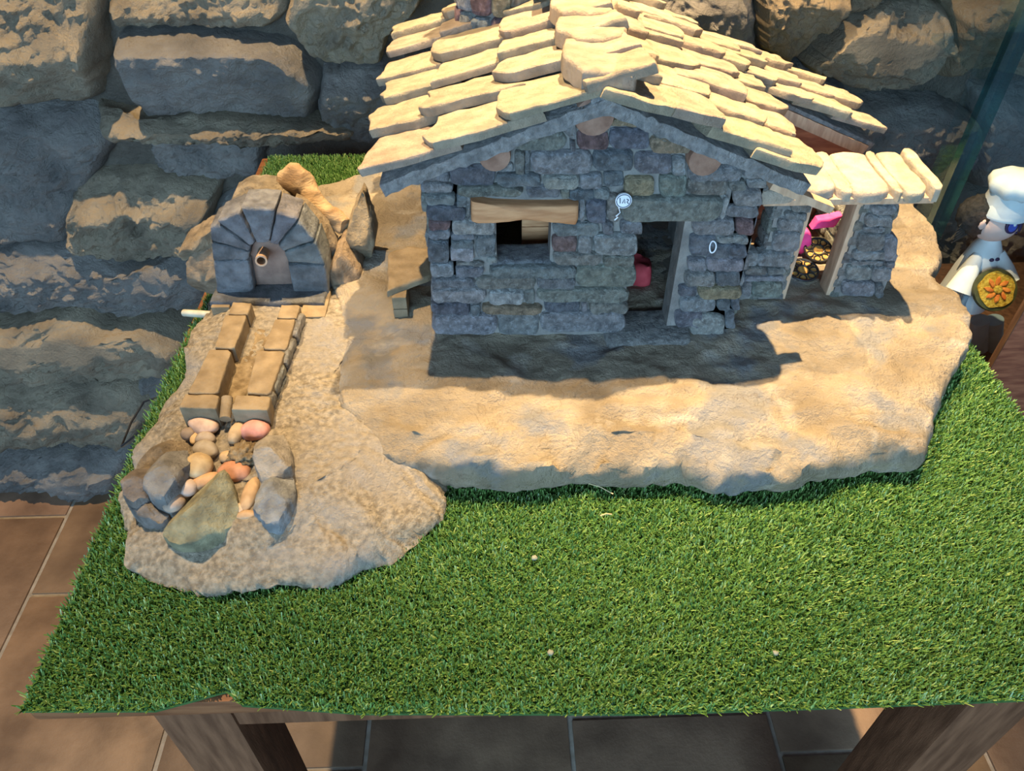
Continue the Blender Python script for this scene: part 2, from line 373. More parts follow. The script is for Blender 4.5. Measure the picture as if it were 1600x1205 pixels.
# ------------------------------------------------------------------ table and artificial turf
TX0, TX1, TY0, TY1 = -.347, .527, .257, 1.109
tb = thing('table', (.09, .68, FZ), 'dark brown wooden table carrying the stone house model', 'table')
box('table_top', (TX0, TY0, -.025), (TX1, TY1, -.004), M['tablewood'], tb, .003)
for lx, ly in ((-.276, .272), (.392, .272), (-.285, 1.03), (.40, 1.03)):
    bm = bmesh.new(); box_bm(bm, (lx, ly, FZ), (lx + .062, ly + .062, -.024), .004); from_bm('leg', bm, M['darkwood'], tb, sharp=35)
box('apron', (-.24, .275, -.085), (.40, .295, -.024), M['darkwood'], tb, .001)
box('apron', (-.26, 1.045, -.085), (.42, 1.065, -.024), M['darkwood'], tb, .001)

slab_px = [(687, 757), (760, 761), (821, 765), (870, 760), (913, 750), (961, 757), (1010, 755), (1058, 751), (1106, 765), (1165, 766), (1235, 765), (1270, 754), (1305, 743),
           (1345, 736), (1380, 733), (1434, 735), (1445, 690), (1452, 655), (1478, 606), (1503, 562), (1504, 530), (1478, 490), (1446, 462), (1462, 425), (1446, 385), (1418, 350),
           (1404, 322)]
slab_xy = [tuple(hz(x, y, .018)[:2]) for x, y in slab_px] + [(.50, .90), (.44, .965), (.2, .985), (-.05, .975), (-.17, .955), (-.235, .93), (-.235, .86), (-.19, .76), (-.155, .62), (-.15, .52), (-.10, .45)]
mound_px = [(690, 750), (689, 790), (668, 828), (640, 858), (600, 886), (560, 904), (520, 914), (480, 922), (440, 916), (400, 918), (330, 917), (280, 912), (240, 905), (214, 884), (204, 850), (196, 800),
            (200, 760), (218, 712), (262, 642), (292, 560), (330, 492)]
mound_xy = [tuple(hz(x, y, .004)[:2]) for x, y in mound_px] + [(-.322, .735), (-.305, .80), (-.26, .86), (-.18, .86), (-.12, .80), (-.10, .62), (-.06, .50)]

def in_poly(px, py, poly):
    ins = np.zeros(px.shape, bool); n = len(poly)
    for i in range(n):
        (x1, y1), (x2, y2) = poly[i], poly[(i + 1) % n]
        c = ((y1 > py) != (y2 > py)) & (px < (x2 - x1) * (py - y1) / ((y2 - y1) if y2 != y1 else 1e-9) + x1)
        ins ^= c
    return ins
turf_xy = [(-.3465, .254), (-.25, .251), (-.20, .264), (-.188, .253), (-.10, .244), (.10, .237), (.25, .237), (.40, .238), (.527, .240), (.527, 1.10), (-.333, 1.10), (-.336, .80), (-.3455, .58)]
tf = thing('artificial_grass_mat', (.09, .68, -.004), 'green artificial grass mat covering the table top', 'grass mat')
bm = bmesh.new(); vs = [bm.verts.new((x, y, -.0045)) for x, y in turf_xy]; fc = bm.faces.new(vs)
ex = bmesh.ops.extrude_face_region(bm, geom=[fc]); bmesh.ops.translate(bm, verts=[v for v in ex['geom'] if isinstance(v, bmesh.types.BMVert)], vec=(0, 0, .003))
from_bm('backing', bm, M['turfback'], tf, smooth=False)
def blades(n):
    rs = np.random.RandomState(3)
    x = rs.uniform(-.346, .528, n); y = rs.uniform(.234, 1.10, n)
    k = in_poly(x, y, turf_xy); c = np.array(slab_xy).mean(0)
    sh = [tuple(c + (np.array(p) - c) * .93) for p in slab_xy]; cm = np.array(mound_xy).mean(0); mh = [tuple(cm + (np.array(p) - cm) * .96) for p in mound_xy]
    k &= ~in_poly(x, y, sh) & ~in_poly(x, y, mh); x, y = x[k], y[k]; n = len(x)
    L = rs.uniform(.0055, .0095, n); a = rs.uniform(0, 2 * np.pi, n); lean = rs.uniform(.15, 1.0, n); w = rs.uniform(.0005, .0009, n)
    fx = .25 * np.sin(x * 31 + y * 17) ; fy = -.35 + .2 * np.cos(x * 23 - y * 29)
    dx, dy = np.cos(a) * lean + fx * .5, np.sin(a) * lean + fy * .5
    s = np.sqrt(dx * dx + dy * dy + 1); dx, dy, dz = dx / s, dy / s, 1 / s
    sx, sy = -np.sin(a) * w, np.cos(a) * w
    z0 = np.full(n, -.002)
    V = np.empty((n, 4, 3), np.float32)
    V[:, 0] = np.stack([x - sx, y - sy, z0], 1); V[:, 1] = np.stack([x + sx, y + sy, z0], 1)
    ex_, ey, ez = x + dx * L, y + dy * L, z0 + dz * L
    V[:, 2] = np.stack([ex_ + sx * .45, ey + sy * .45, ez], 1); V[:, 3] = np.stack([ex_ - sx * .45, ey - sy * .45, ez], 1)
    me = bpy.data.meshes.new('blades'); me.vertices.add(n * 4); me.vertices.foreach_set('co', V.ravel())
    me.loops.add(n * 4); me.loops.foreach_set('vertex_index', np.arange(n * 4, dtype=np.int32))
    me.polygons.add(n); me.polygons.foreach_set('loop_start', np.arange(0, n * 4, 4, dtype=np.int32))
    me.update(calc_edges=True)
    at = me.attributes.new('tint', 'FLOAT', 'FACE'); at.data.foreach_set('value', (rs.beta(2, 2.4, n)).astype(np.float32))
    o = link_mesh('grass_blades', me, M['grass'], tf, smooth=False); o['kind'] = 'stuff'
blades(420000)

# ------------------------------------------------------------------ stone base slab, gravel mound
def terrain(name, xy, center, prof, mat, n, R, hfun, origin, sm=1):
    r = resample(xy, n, sm, .0012, 5); c = np.array(center); bm = bmesh.new(); vs = []
    d = np.linalg.norm(r - c, axis=1)
    rings = [(ins, z) for ins, z in prof]; last = rings[-1][0]
    for k in range(1, R): rings.append((last + k * .012, prof[-1][1]))
    for ri, (ins, z) in enumerate(rings):
        row = []; s = np.clip(1 - ins / d, None, 1.05)
        if ri >= len(prof):                                   # inside: even steps to the centre
            f = (ri - len(prof) + 1) / R; s = (1 - last / d) * (1 - f)
        for i in range(n):
            u, v = c + (r[i] - c) * s[i]; dx, dy, dz_ = hfun(u, v, z, ri, len(prof)); row.append(bm.verts.new((u + dx, v + dy, z + dz_)))
        vs.append(row)
    for a, b in zip(vs[:-1], vs[1:]):
        for i in range(n): bm.faces.new((a[i], a[(i + 1) % n], b[(i + 1) % n], b[i]))
    bm.faces.new(vs[-1]); bm.faces.new(vs[0][::-1])
    return from_bm(name, bm, mat, None, origin=origin, sharp=60)
def slab_h(u, v, z, ri, np_):
    w = (u, v, z); e = min(1., max(0., (ri - 1) / 4.))
    if ri == 0: return 0, 0, 0
    sx = .003 * nz(w, 22, 3) + .004 * (.5 - abs(nz(w, 55, 8))) + .0025 * nz(w, 130, 8); sy = .004 * nz(w, 22, 13) + .005 * (.5 - abs(nz(w, 55, 18))) + .003 * nz(w, 130, 18)
    k = 1 if ri < np_ else 0
    und = -.006 * max(0, nz((u, v, 0), 14, 40)) if ri in (1,) else 0
    terr = .0028 * nz((u, v, 0), 11, 2) + .0026 * (.3 - abs(nz((u, v * 1.6, 0), 26, 6))) + .0018 * nz((u, v, 0), 60, 9) + .0010 * nz((u, v, 0), 150, 9)
    step = .0022 * math.tanh(14 * nz((u, v * 1.8, 0), 9, 21)) + .0030 * min(1., max(0., (.53 - v) / .1)) * math.tanh(14 * nz((u, v * 2.2, 0), 20, 31))
    fz = min(1., max(0., (.505 - v + .02 * nz((u, 0, 0), 15, 4)) / .075))
    front = .011 * fz * fz + .0055 * fz * math.tanh(10 * nz((u, v * 1.5, 0), 30, 51)) + .003 * fz * nz((u, v, 0), 90, 52)
    return sx * k, sy * k, (terr + step - front) * e + und
slab = terrain('stone_slab', slab_xy, (.19, .69), [(.035, -.003), (.010, .007), (.002, .012), (.0, .020), (-.001, .030), (.002, .040), (.004, .0455), (.009, .048), (.018, .049), (.03, .0495)], M['slab'], 420, 70, slab_h, (.19, .69, 0))
tag(slab, 'broad tan natural stone slab under the miniature stone house', 'stone slab')
def mound_h(u, v, z, ri, np_):
    if ri == 0: return 0, 0, 0
    w = (u, v, z * 2); e = min(1., ri / 3.)
    b = nz(w, 26, 5); sx = .013 * b + .002 * nz(w, 120, 5); sy = .013 * nz(w, 26, 15) + .002 * nz(w, 120, 25)
    k = 1 if ri < np_ else 0
    hh = .004 * nz((u, v, 0), 20, 7) + .0022 * nz((u, v, 0), 70, 3) + .0018 * nz((u, v, 0), 170, 3)
    lump = .010 * nz((u, v, 0), 30, 77) * (max(0., min(1., ri / 4.)) if ri < np_ else max(0., 1 - (ri - np_) / 8.)) * max(0., min(1., (.46 - v) / .05))
    hh += lump
    drop = -.010 * max(0., min(1., (-.19 - u) / .08)) * max(0., min(1., (.60 - v) / .1))
    return sx * k, sy * k, hh * e + drop * min(1, ri / 9)
mound = terrain('gravel_mound', mound_xy, (-.19, .53), [(.012, -.003), (0, .004), (0, .010), (.005, .017), (.013, .023), (.022, .028), (.032, .0325), (.044, .036), (.056, .0395), (.068, .042), (.08, .043)], M['mound'], 420, 70, mound_h, (-.19, .53, 0))
tag(mound, 'grey gravelly cement mound beneath the fountain and pond', 'mound')

# ------------------------------------------------------------------ miniature stone house
HY, HB = .605, .042                     # front face, foot of the walls
house = thing('stone_house', (.09, .78, HB), 'miniature stone house with slate roof standing on the tan slab', 'model house')
def on_front(pts, Y=HY): return [(p[0], p[2]) for p in (hy(x, y, Y) for x, y in pts)]
X0, X1, YB = -.055, .243, .925
ZE, ZA, XA = .222, .290, .094
wt = .028
wn = on_front([(775, 338), (862, 338), (862, 410), (775, 410)]); dr = on_front([(1000, 342), (1082, 342), (1048, 516), (978, 516)])
WX0, WX1, WZ0, WZ1 = wn[0][0], wn[1][0], wn[2][1], wn[0][1]
DX0, DX1, DZ1 = dr[0][0] - .004, dr[1][0] - .006, dr[0][1]
bm = bmesh.new(); fy0, fy1 = HY + .002, HY + wt
box_bm(bm, (X0, fy0, HB), (WX0, fy1, ZE)); box_bm(bm, (WX0, fy0, HB), (WX1, fy1, WZ0)); box_bm(bm, (WX0, fy0, WZ1), (WX1, fy1, ZE))
box_bm(bm, (WX1, fy0, HB), (DX0, fy1, ZE)); box_bm(bm, (DX0, fy0, DZ1), (DX1, fy1, ZE)); box_bm(bm, (DX1, fy0, HB), (X1, fy1, ZE))
g = [bm.verts.new((x, y, z)) for y in (fy0, fy1) for x, z in ((X0, ZE), (X1, ZE), (XA, ZA - .004))]
bm.faces.new((g[0], g[1], g[2])); bm.faces.new((g[3], g[5], g[4]))
for a, b in ((0, 1), (1, 2), (2, 0)): bm.faces.new((g[a], g[b], g[b + 3], g[a + 3]))
wf = from_bm('wall_front', bm, M['mortar'], house, smooth=False)

G1, G2, G3, G4 = (.38, .40, .42), (.52, .54, .55), (.30, .32, .36), (.45, .45, .41)
RD, OC, WH, GN = (.40, .27, .27), (.58, .47, .32), (.72, .73, .71), (.45, .48, .43)
A = [(62,362,195,405,G1),(66,415,212,460,G2),(76,462,224,514,G2),(80,516,272,588,G3),(90,590,198,636,RD),(92,640,196,684,G2),(90,686,192,796,G3),(100,798,216,866,G2),
     (102,868,316,914,G1),(104,916,372,986,G2),(108,988,292,1042,G3),(294,992,344,1046,G1),(106,1044,425,1140,G2),(428,1040,622,1150,G2),(196,330,415,425,G3),(222,425,555,470,G4),
     (228,468,278,526,G1),(420,318,500,362,G2),(508,256,556,370,G4),(558,258,580,368,G1),(582,258,882,370,G2),(420,368,636,425,G1),(645,372,818,436,WH),(560,430,728,485,G1),
     (730,436,768,484,G4),(765,446,890,500,G3),(822,366,930,446,G2),(775,205,800,262,G1),(278,470,292,585,G2),(818,490,848,600,G2),(205,588,415,658,WH),(200,658,318,682,G1),
     (198,684,312,720,G1),(194,722,312,792,WH),(318,660,418,770,G1),(222,794,360,814,G4),(222,816,360,866,G1),(372,770,425,800,G2),(690,602,915,668,G1),(686,668,810,746,RD),
     (812,666,880,750,G2),(690,748,927,808,G4),(375,808,815,866,G1),(318,866,612,928,G4),(612,868,800,924,G1),(380,930,552,996,WH),(555,932,602,996,G4),(345,1000,648,1038,OC),
     (650,982,826,1036,G3),(828,980,856,1030,G2)]
B = [(65,70,225,165,RD),(105,40,225,70,G2),(230,60,425,165,G3),(428,100,640,178,OC),(145,168,350,270,G3),(352,180,535,282,G1),(537,195,605,290,G2),(610,240,880,318,G2),
     (890,230,1025,305,G2),(200,272,300,350,G1),(300,300,450,392,OC),(475,288,612,398,GN),(614,305,808,385,G4),(110,405,212,525,G3),(150,358,228,408,G2),(215,382,272,512,G4),
     (815,310,900,362,G4),(840,350,982,442,G2),(905,308,1005,352,G2),(800,442,965,500,G2),(635,502,850,585,G2),(850,502,940,580,RD),(625,588,758,698,G3),(760,590,915,628,G2),
     (720,632,820,700,G3),(815,632,905,695,G3),(612,702,705,765,G2),(707,698,895,765,G2),(600,767,752,836,G4),(755,767,872,840,G3),(570,840,660,895,G3),(665,842,880,895,OC),
     (575,898,755,965,G2),(757,900,826,955,G3),(555,967,690,1042,G1),(622,985,800,1085,WH),(828,898,872,958,G3),(800,960,848,1050,G1),(190,520,245,580,G1),(278,515,390,582,G1),(150,582,370,685,G2),(195,685,352,742,G4),
     (60,742,360,848,GN),(-140,850,335,915,GN),(125,915,325,970,G4),(-118,968,310,1062,G2)]
fr = FRONT(HY + .004)
for lst, ox, oy, s in ((A, 640, 150, 3.09), (B, 880, 180, 3.17)):
    for x0, y0, x1, y1, c in lst:
        j = lambda: RND.uniform(-3, 3)
        pts = [(x0 + j(), y0 + j()), ((x0 + x1) / 2, y0 + j()), (x1 + j(), y0 + j()), (x1 + j(), y1 + j()), ((x0 + x1) / 2, y1 + j()), (x0 + j(), y1 + j())]
        stone('stone', on_front(crop(pts, ox, oy, s)), fr, RND.uniform(.007, .011), M['stone'], wf, vary(c, .12), n=20, smooth=1, jit=.0004, freq=140, edge=.25)
for pts, c, ox, oy, s in (([(488, 222), (600, 165), (690, 125), (772, 210), (735, 255), (510, 255)], GN, 640, 150, 3.09), ([(705, 128), (800, 95), (808, 205), (780, 205)], G2, 640, 150, 3.09),
                          ([(220, 15), (330, 0), (380, 45), (225, 45)], OC, 880, 180, 3.17), ([(470, 60), (640, 130), (640, 170), (430, 95)], G4, 880, 180, 3.17)):
    stone('stone', on_front(crop(pts, ox, oy, s)), fr, .009, M['stone'], wf, c, n=20, freq=140)
tag(stone('door_lintel', on_front(crop([(268, 398), (540, 394), (800, 395), (785, 450), (768, 506), (520, 512), (285, 512)], 880, 180, 3.17)), fr, .012, M['stone'], house, GN, n=30, freq=140, amp=.001),
    'long grey stone lintel')
stone('stone', on_front(crop([(800, 390), (822, 395), (790, 505), (768, 505)], 880, 180, 3.17)), fr, .009, M['stone'], wf, WH, n=16)
tag(stone('window_lintel', on_front(crop([(294, 482), (400, 500), (560, 506), (700, 506), (815, 500), (812, 598), (700, 588), (560, 578), (400, 590), (296, 592)], 640, 150, 3.09)), fr, .013, M['wood'], house,
          n=34, smooth=0, amp=.0008, edge=.12), 'pale brown wooden lintel')
ds = [hz(x, y, .056) for x, y in ((943, 520), (1085, 518), (1082, 534), (950, 536))]; ds[0][1] = ds[1][1] = HY + .03
stone('doorstep', [(p[0], p[1]) for p in ds], GROUND(.040), .016, M['stone'], house, (.46, .46, .44), n=30, smooth=0, jit=.0006, amp=.0008, edge=.06)
stone('window_sill', [(WX0 - .004, HY - .001), (WX1 + .004, HY - .001), (WX1 + .004, HY + wt + .004), (WX0 - .004, HY + wt + .004)], GROUND(WZ0 - .004), .006, M['stone'], house, G1, n=20, smooth=0, amp=.0006)
# side and back walls, each with its own coursed stones
def side_wall(name, x, sgn, y0, y1, ztop):
    bm = bmesh.new(); box_bm(bm, (min(x, x - sgn * wt), y0, HB), (max(x, x - sgn * wt), y1, ztop)); w = from_bm(name, bm, M['mortar'], house, smooth=False)
    fr_ = (np.array([x - sgn * .002, 0, 0]), np.array([0, 1., 0]), np.array([0, 0, 1.]), np.array([float(sgn), 0, 0])); z = HB
    while z < ztop - .006:
        h = min(RND.uniform(.014, .024), ztop - z); y = y0
        while y < y1 - .004:
            l = min(RND.uniform(.025, .06), y1 - y)
            stone('stone', rect(y + .0008, z + .0008, y + l - .0008, z + h - .0008), fr_, RND.uniform(.004, .008), M['stone'], w, vary(RND.choice((G1, G2, G3, G4, GN))), n=14, jit=.0005)
            y += l
        z += h
    return w
side_wall('wall_left', X0, -1, HY + .002, YB, ZE)
side_wall('wall_right', X1, 1, HY + .002, .80, ZE - .004)
box('wall_rear', (X0, YB - wt, HB), (X1, YB, ZE + .01), M['interior'], house, 0)
box('interior_floor', (X0 + .02, HY + .01, .036), (X1 - .02, YB - .02, .0505), M['interior'], house, 0)
box('inner_partition', (.098, HY + wt + .085, .05), (.110, YB - .03, .21), M['interior'], house, .001)
for k in range(3):
    b0, b1 = hy(815, 384, HY + wt + .03), hy(872, 384, HY + wt + .03)
    box('wooden_board', (b0[0], HY + wt + .03, b0[2] + k * .022), (b1[0], HY + wt + .04, b0[2] + .0212 + k * .022), M['wood'], house, .0008)
rc = thing('red_cloth', tuple(hz(1003, 455, .06)), 'small red cloth lying inside the house doorway', 'cloth')
rc.location.y = .72; ORG[rc.name] = np.array(rc.location)
p = ORG[rc.name]; p[2] = .0505; rc.location = p; p = ORG[rc.name] = np.array([.162, .70, .0505]); rc.location = p
stone('cloth', [(p[0] - .02, p[1] - .015), (p[0] + .012, p[1] - .02), (p[0] + .018, p[1] + .012), (p[0] - .012, p[1] + .02)], GROUND(p[2]), .022, M['red'], rc, n=20, amp=.006, freq=60, base=-.001)

# roof
def on_slope(side, u, v, h):              # u: from ridge down the slope, v: depth, h: above the deck
    if side < 0: d = np.array([-.1900, 0, -.0730])
    else: d = np.array([.1895, 0, -.0805])
    d = d / np.linalg.norm(d); nrm = np.array([-d[2] * (1 if d[0] > 0 else -1), 0, abs(d[0])])
    return np.array([XA - .001, 0, ZA + .011]) + d * u + np.array([0, v, 0]) + nrm * h
RY0, RY1 = .588, .938
UL, UR, UW = .206, .205, .376
def deck(name, side, u1, v0, v1, mat, parent, u0=0.0, h0=-.011, h1=.0, rough=.0012):
    bm = bmesh.new(); nu, nv = max(2, int((u1 - u0) / .006)), max(2, int((v1 - v0) / .012)); G = {}
    for k, h in enumerate((h0, h1)):
        for i in range(nu + 1):
            for j in range(nv + 1):
                w = on_slope(side, u0 + (u1 - u0) * i / nu, v0 + (v1 - v0) * j / nv, h)
                w = w + np.array([0, rough * 2 * nz(w, 160, 4) if j == 0 else 0, rough * nz(w, 140, k)]); G[k, i, j] = bm.verts.new(w)
    for i in range(nu):
        for j in range(nv):
            bm.faces.new((G[1, i, j], G[1, i + 1, j], G[1, i + 1, j + 1], G[1, i, j + 1])); bm.faces.new((G[0, i, j], G[0, i, j + 1], G[0, i + 1, j + 1], G[0, i + 1, j]))
    for i in range(nu):
        for j in (0, nv): bm.faces.new((G[0, i, j], G[0, i + 1, j], G[1, i + 1, j], G[1, i, j]))
    for j in range(nv):
        for i in (0, nu): bm.faces.new((G[0, i, j], G[0, i, j + 1], G[1, i, j + 1], G[1, i, j]))
    return from_bm(name, bm, mat, parent, sharp=50)
rfL = deck('roof', -1, UL - .008, RY0, RY1 - .005, M['cement'], house, rough=.0022)
rfR = deck('roof', 1, UR - .006, RY0, .80, M['cement'], house, rough=.0022)
rfW = deck('roof', 1, UW - .006, .80, .905, M['cement'], house)
deck('rake_board', 1, .235, RY0 + .004, RY0 + .016, M['palewood'], house, .17, -.018, -.011, .0002)
SL = (.45, .38, .285)
def slates(side, roof, u_max, v0, v1, du, dv, rows=None, u_min=0.0, lean=.10):
    """Courses from the eave to the ridge; each slate rests on the course below and on its neighbour in front."""
    k = 0; u = u_max
    d0 = on_slope(side, 0, 0, 0); U = on_slope(side, 1, 0, 0) - d0; N = on_slope(side, 0, 0, 1) - d0; V = np.array([0, 1., 0])
    while u > u_min + .012:
        ul = min(RND.uniform(*du), u - u_min + .012); v = v0 - RND.uniform(0, .006)
        while v < v1 - .012:
            w = min(RND.uniform(*dv), v1 - v + .006); uu = u + RND.uniform(-.007, .007); lo, hi = uu, uu - ul - .026
            jj = lambda a=.007: RND.uniform(-a, a)
            poly = [(hi + jj(), v + jj(.004)), ((lo + hi) / 2, v - .003 + jj(.005)), (lo - .006 + jj(.008), v - .004 + jj(.004)), (lo + jj(.006), v + w * RND.uniform(.15, .4)), (lo + jj(.006), v + w * RND.uniform(.6, .85)), (lo - .004 + jj(.007), v + w + jj(.003)), (hi + jj(), v + w + .003)]
            th = RND.uniform(.0038, .0066)
            fr_ = (d0 + N * (.007 + RND.uniform(-.001, .0015)), U, V, N)
            stone('slate', poly, fr_, th, M['slate'], roof, vary(SL, .10), n=34, smooth=0, jit=.0009, base=-.003, amp=.0014, freq=70, tilt=(.13, -lean + RND.uniform(-.04, .04)), edge=.05, flat=True, sharp=30)
            v += w
        u -= ul; k += 1
slates(-1, rfL, UL, RY0, RY1, (.050, .072), (.042, .072), lean=.13)
slates(1, rfR, UR, RY0, .795, (.042, .056), (.044, .072), lean=.11)
slates(1, rfW, UW, .80, .912, (.038, .052), (.038, .06), lean=.12)
for v0, w in ((RY0 + .004, .078), (RY0 + .076, .07), (RY0 + .14, .075), (RY0 + .21, .07), (RY0 + .275, .065)):      # ridge slabs
    zc = ZA + .011 + .010
    poly = [(XA - .022 + RND.uniform(-.006, .006), v0), (XA + .020, v0 + RND.uniform(-.004, .004)), (XA + .032, v0 + w * .6), (XA + .022, v0 + w), (XA - .026, v0 + w + .004), (XA - .034, v0 + w * .5)]
    stone('ridge_slab', poly, GROUND(zc), .008, M['slate'], house, vary(SL, .08), n=34, smooth=0, base=-.007, amp=.0016, edge=.06, jit=.0012, tilt=(RND.uniform(-.1, .1), -.06))
tube('ridge_mortar', [(XA, RY0 + .001 + .02 * i, ZA + .0085 + .001 * math.sin(i)) for i in range(18)], .0125, M['cement'], house, 10)
# log ends under the rake
for px, py, r in ((773, 241, .0135), (930, 178, .0165), (1105, 247, .0145)):
    q = hy(px, py, RY0 + .002)
    lg = tube('log_beam', [(q[0], RY0 + .005, q[2] - .004), (q[0], RY0 + .007, q[2] - .004), (q[0], HY + .05, q[2] - .004)], [r * .96, r, r], M['logend'], house, 20)
# lower wing wall seen under the raised roof edge
wing = box('wing_wall', (X1 - .02, .822, HB), (.425, .90, .128), M['redwood'], house, .001)
bm = bmesh.new(); za, zb = on_slope(1, .16, .8, -.012)[2], on_slope(1, UW - .02, .8, -.012)[2]
g = [bm.verts.new(v) for y in (.806, .822) for v in ((.235, y, .12), (.425, y, .118), (.425, y, zb), (.235, y, za))]
for f in ((0, 1, 2, 3), (7, 6, 5, 4), (0, 4, 5, 1), (1, 5, 6, 2), (2, 6, 7, 3), (3, 7, 4, 0)): bm.faces.new([g[i] for i in f])
from_bm('wing_gable', bm, M['redwood'], house, smooth=False)
deck('rake_board', 1, UW - .012, .796, .806, M['palewood'], house, .18, -.016, -.004, .0004)
# chimney
cx, cy, cr = .020, .880, .052
cz = on_slope(-1, (XA - cx) / .93, cy, 0)[2] - .03
chim = lathe('chimney', (cx, cy, cz), [(cr - .008, 0), (cr - .008, .16)], M['mortar'], house, 24)
z = cz
while z < cz + .16:
    h = RND.uniform(.016, .024); a = RND.uniform(0, 1)
    while a < 2 * math.pi + .2:
        da = RND.uniform(.38, .62); am = a + da / 2; Nn = np.array([math.cos(am), math.sin(am), 0]); Uu = np.array([-Nn[1], Nn[0], 0]); hw = da * cr * .47
        stone('stone', rect(-hw, 0, hw, h - .001), (np.array([cx, cy, z]) + Nn * (cr - .010), Uu, np.array([0, 0, 1.]), Nn), .010, M['stone'], chim, vary(RND.choice((G2, OC, G4, RD))), n=14, jit=.0006)
        a += da
    z += h

# portico on the right of the house
PY = .655
def pf(pts, Y=PY): return [(p[0], p[2]) for p in (hy(x, y, Y) for x, y in pts)]
pcore = bmesh.new()
box_bm(pcore, (.2815, PY + .003, HB), (.3115, PY + .032, .172)); box_bm(pcore, (.368, PY + .003, HB), (.402, PY + .032, .172)); box_bm(pcore, (.243, PY + .004, HB), (.285, PY + .026, .104))
box_bm(pcore, (.398, PY + .006, HB), (.424, PY + .030, .10)); box_bm(pcore, (.398, PY + .028, HB), (.420, .815, .098))
po = from_bm('portico_wall', pcore, M['mortar'], house, smooth=False)
pfr = FRONT(PY + .004)
C5 = [(370,500,470,570,G4),(335,572,445,600,G2),(300,602,430,668,G2),(275,672,412,770,G2),(140,765,200,838,G2),(200,772,365,842,G2),(135,844,245,885,G4),(248,846,340,880,G2),
      (120,884,335,912,G2),(125,918,172,990,G2),(172,918,322,992,GN),(780,490,905,535,G2),(765,538,890,582,G2),(735,584,870,640,G2),(722,642,830,670,G2),(695,674,825,762,G4),(828,690,888,815,G2),
      (670,765,852,808,G2),(655,810,830,835,G2),(640,838,770,910,G2),(765,842,862,915,G2),(618,914,780,985,G2),(782,918,820,990,G1),(832,815,878,842,G2)]
for x0, y0, x1, y1, c in C5:
    s = (-.28 if x1 < 500 else -.30) * (y1 - y0)
    j = lambda: RND.uniform(-3, 3)
    pts = [(x0 - s * .25 + j(), y0 + j()), (x1 - s * .25 + j(), y0 + j()), (x1 + s * .25 + j(), y1 + j()), (x0 + s * .25 + j(), y1 + j())]
    stone('stone', pf(crop(pts, 1120, 150, 3.172)), pfr, RND.uniform(.007, .010), M['stone'], po, vary(c, .1), n=18, jit=.0004, freq=140)
for xs, sg in ((.2815, -1), (.3115, 1), (.368, -1), (.402, 1)):      # returns of the two piers
    z = HB
    while z < .170:
        h = RND.uniform(.014, .02)
        stone('stone', rect(PY + .002, z, PY + .032, min(z + h - .001, .172)), (np.array([xs, 0, 0]), np.array([0, 1., 0]), np.array([0, 0, 1.]), np.array([float(sg), 0, 0])), .003, M['stone'], po, vary(G4, .15), n=14, jit=.0006)
        z += h
z = HB                                                             # inner face of the low side wall
while z < .098:
    h = RND.uniform(.010, .015); y = PY + .034
    while y < .80:
        l = RND.uniform(.025, .05)
        stone('stone', rect(y, z, min(y + l - .001, .812), z + h - .001), (np.array([.398, 0, 0]), np.array([0, 1., 0]), np.array([0, 0, 1.]), np.array([-1., 0, 0])), .004, M['stone'], po, vary(G4, .15), n=14, jit=.0006)
        y += l
    z += h
box('door_post', (.361, PY + .004, HB), (.3675, PY + .026, .172), M['palewood'], house, .001)
box('door_post', (.3125, PY + .004, HB), (.3175, PY + .026, .172), M['palewood'], house, .001)
pr = box('portico_roof_board', (.262, PY - .010, .170), (.428, .712, .1765), M['palewood'], house, .001)
PR = [[(228,610),(360,600),(490,600),(500,740),(330,760),(225,700)], [(480,600),(650,590),(660,640),(640,720),(610,760),(560,770),(500,745)], [(690,590),(880,575),(895,640),(860,790),(880,810)] ]
stn = [(.250, .298), (.299, .331), (.332, .346), (.347, .384), (.385, .394), (.395, .420), (.421, .432)]
for a, b in stn:
    e = RND.uniform(-.004, .004)
    stone('roof_stone', [(a, PY - .012 + e), ((a + b) / 2, PY - .014 + RND.uniform(-.004, .004)), (b, PY - .010 - e), (b + RND.uniform(-.002, .002), .69), (b, .728 + e), (a, .726)], GROUND(.175), RND.uniform(.009, .013),
          M['slate'], house, vary((.60, .53, .42), .06), n=26, amp=.0012, edge=.12, jit=.0006, base=-.001)

# pieces kept under the portico
def filigree(c, r, ang, label):
    t = thing('filigree_ornament', c, label, 'ornament', None); c = np.array(c); Nn = np.array([0, -math.sin(ang), math.cos(ang)]); Vv = np.array([0, math.cos(ang), math.sin(ang)]); Uu = np.array([1., 0, 0])
    def P(a, k, h=0): return c + Uu * r * k * math.cos(a) + Vv * r * .95 * k * math.sin(a) + Nn * (h + .002) + np.array([0, 0, r * .95 * abs(math.sin(ang)) + .001])
    bm = bmesh.new(); q = [bm.verts.new(P(i * 2 * math.pi / 24, .93)) for i in range(24)]; bm.faces.new(q); q2 = [bm.verts.new(P(i * 2 * math.pi / 24, .93, -.001)) for i in range(24)]; bm.faces.new(q2[::-1])
    for i in range(24): bm.faces.new((q[i], q[(i + 1) % 24], q2[(i + 1) % 24], q2[i]))
    from_bm('gilt_disc', bm, M['gold'], t, smooth=False)
    tube('rim', [P(i * 2 * math.pi / 28, 1, .0007) for i in range(29)], .0013, M['black'], t, 6, False)
    tube('rim', [P(i * 2 * math.pi / 24, .42, .0007) for i in range(25)], .0009, M['black'], t, 6, False)
    for k in range(7):
        a = k * 2 * math.pi / 7; tube('petal_loop', [P(a + .34 * math.sin(s), .70 + .26 * math.cos(s), .0007) for s in np.linspace(0, 2 * math.pi, 13)], .0008, M['black'], t, 5, False)
filigree(tuple(hz(1252, 430, .051)), .0165, .25, 'round black and gold openwork ornament on portico floor')
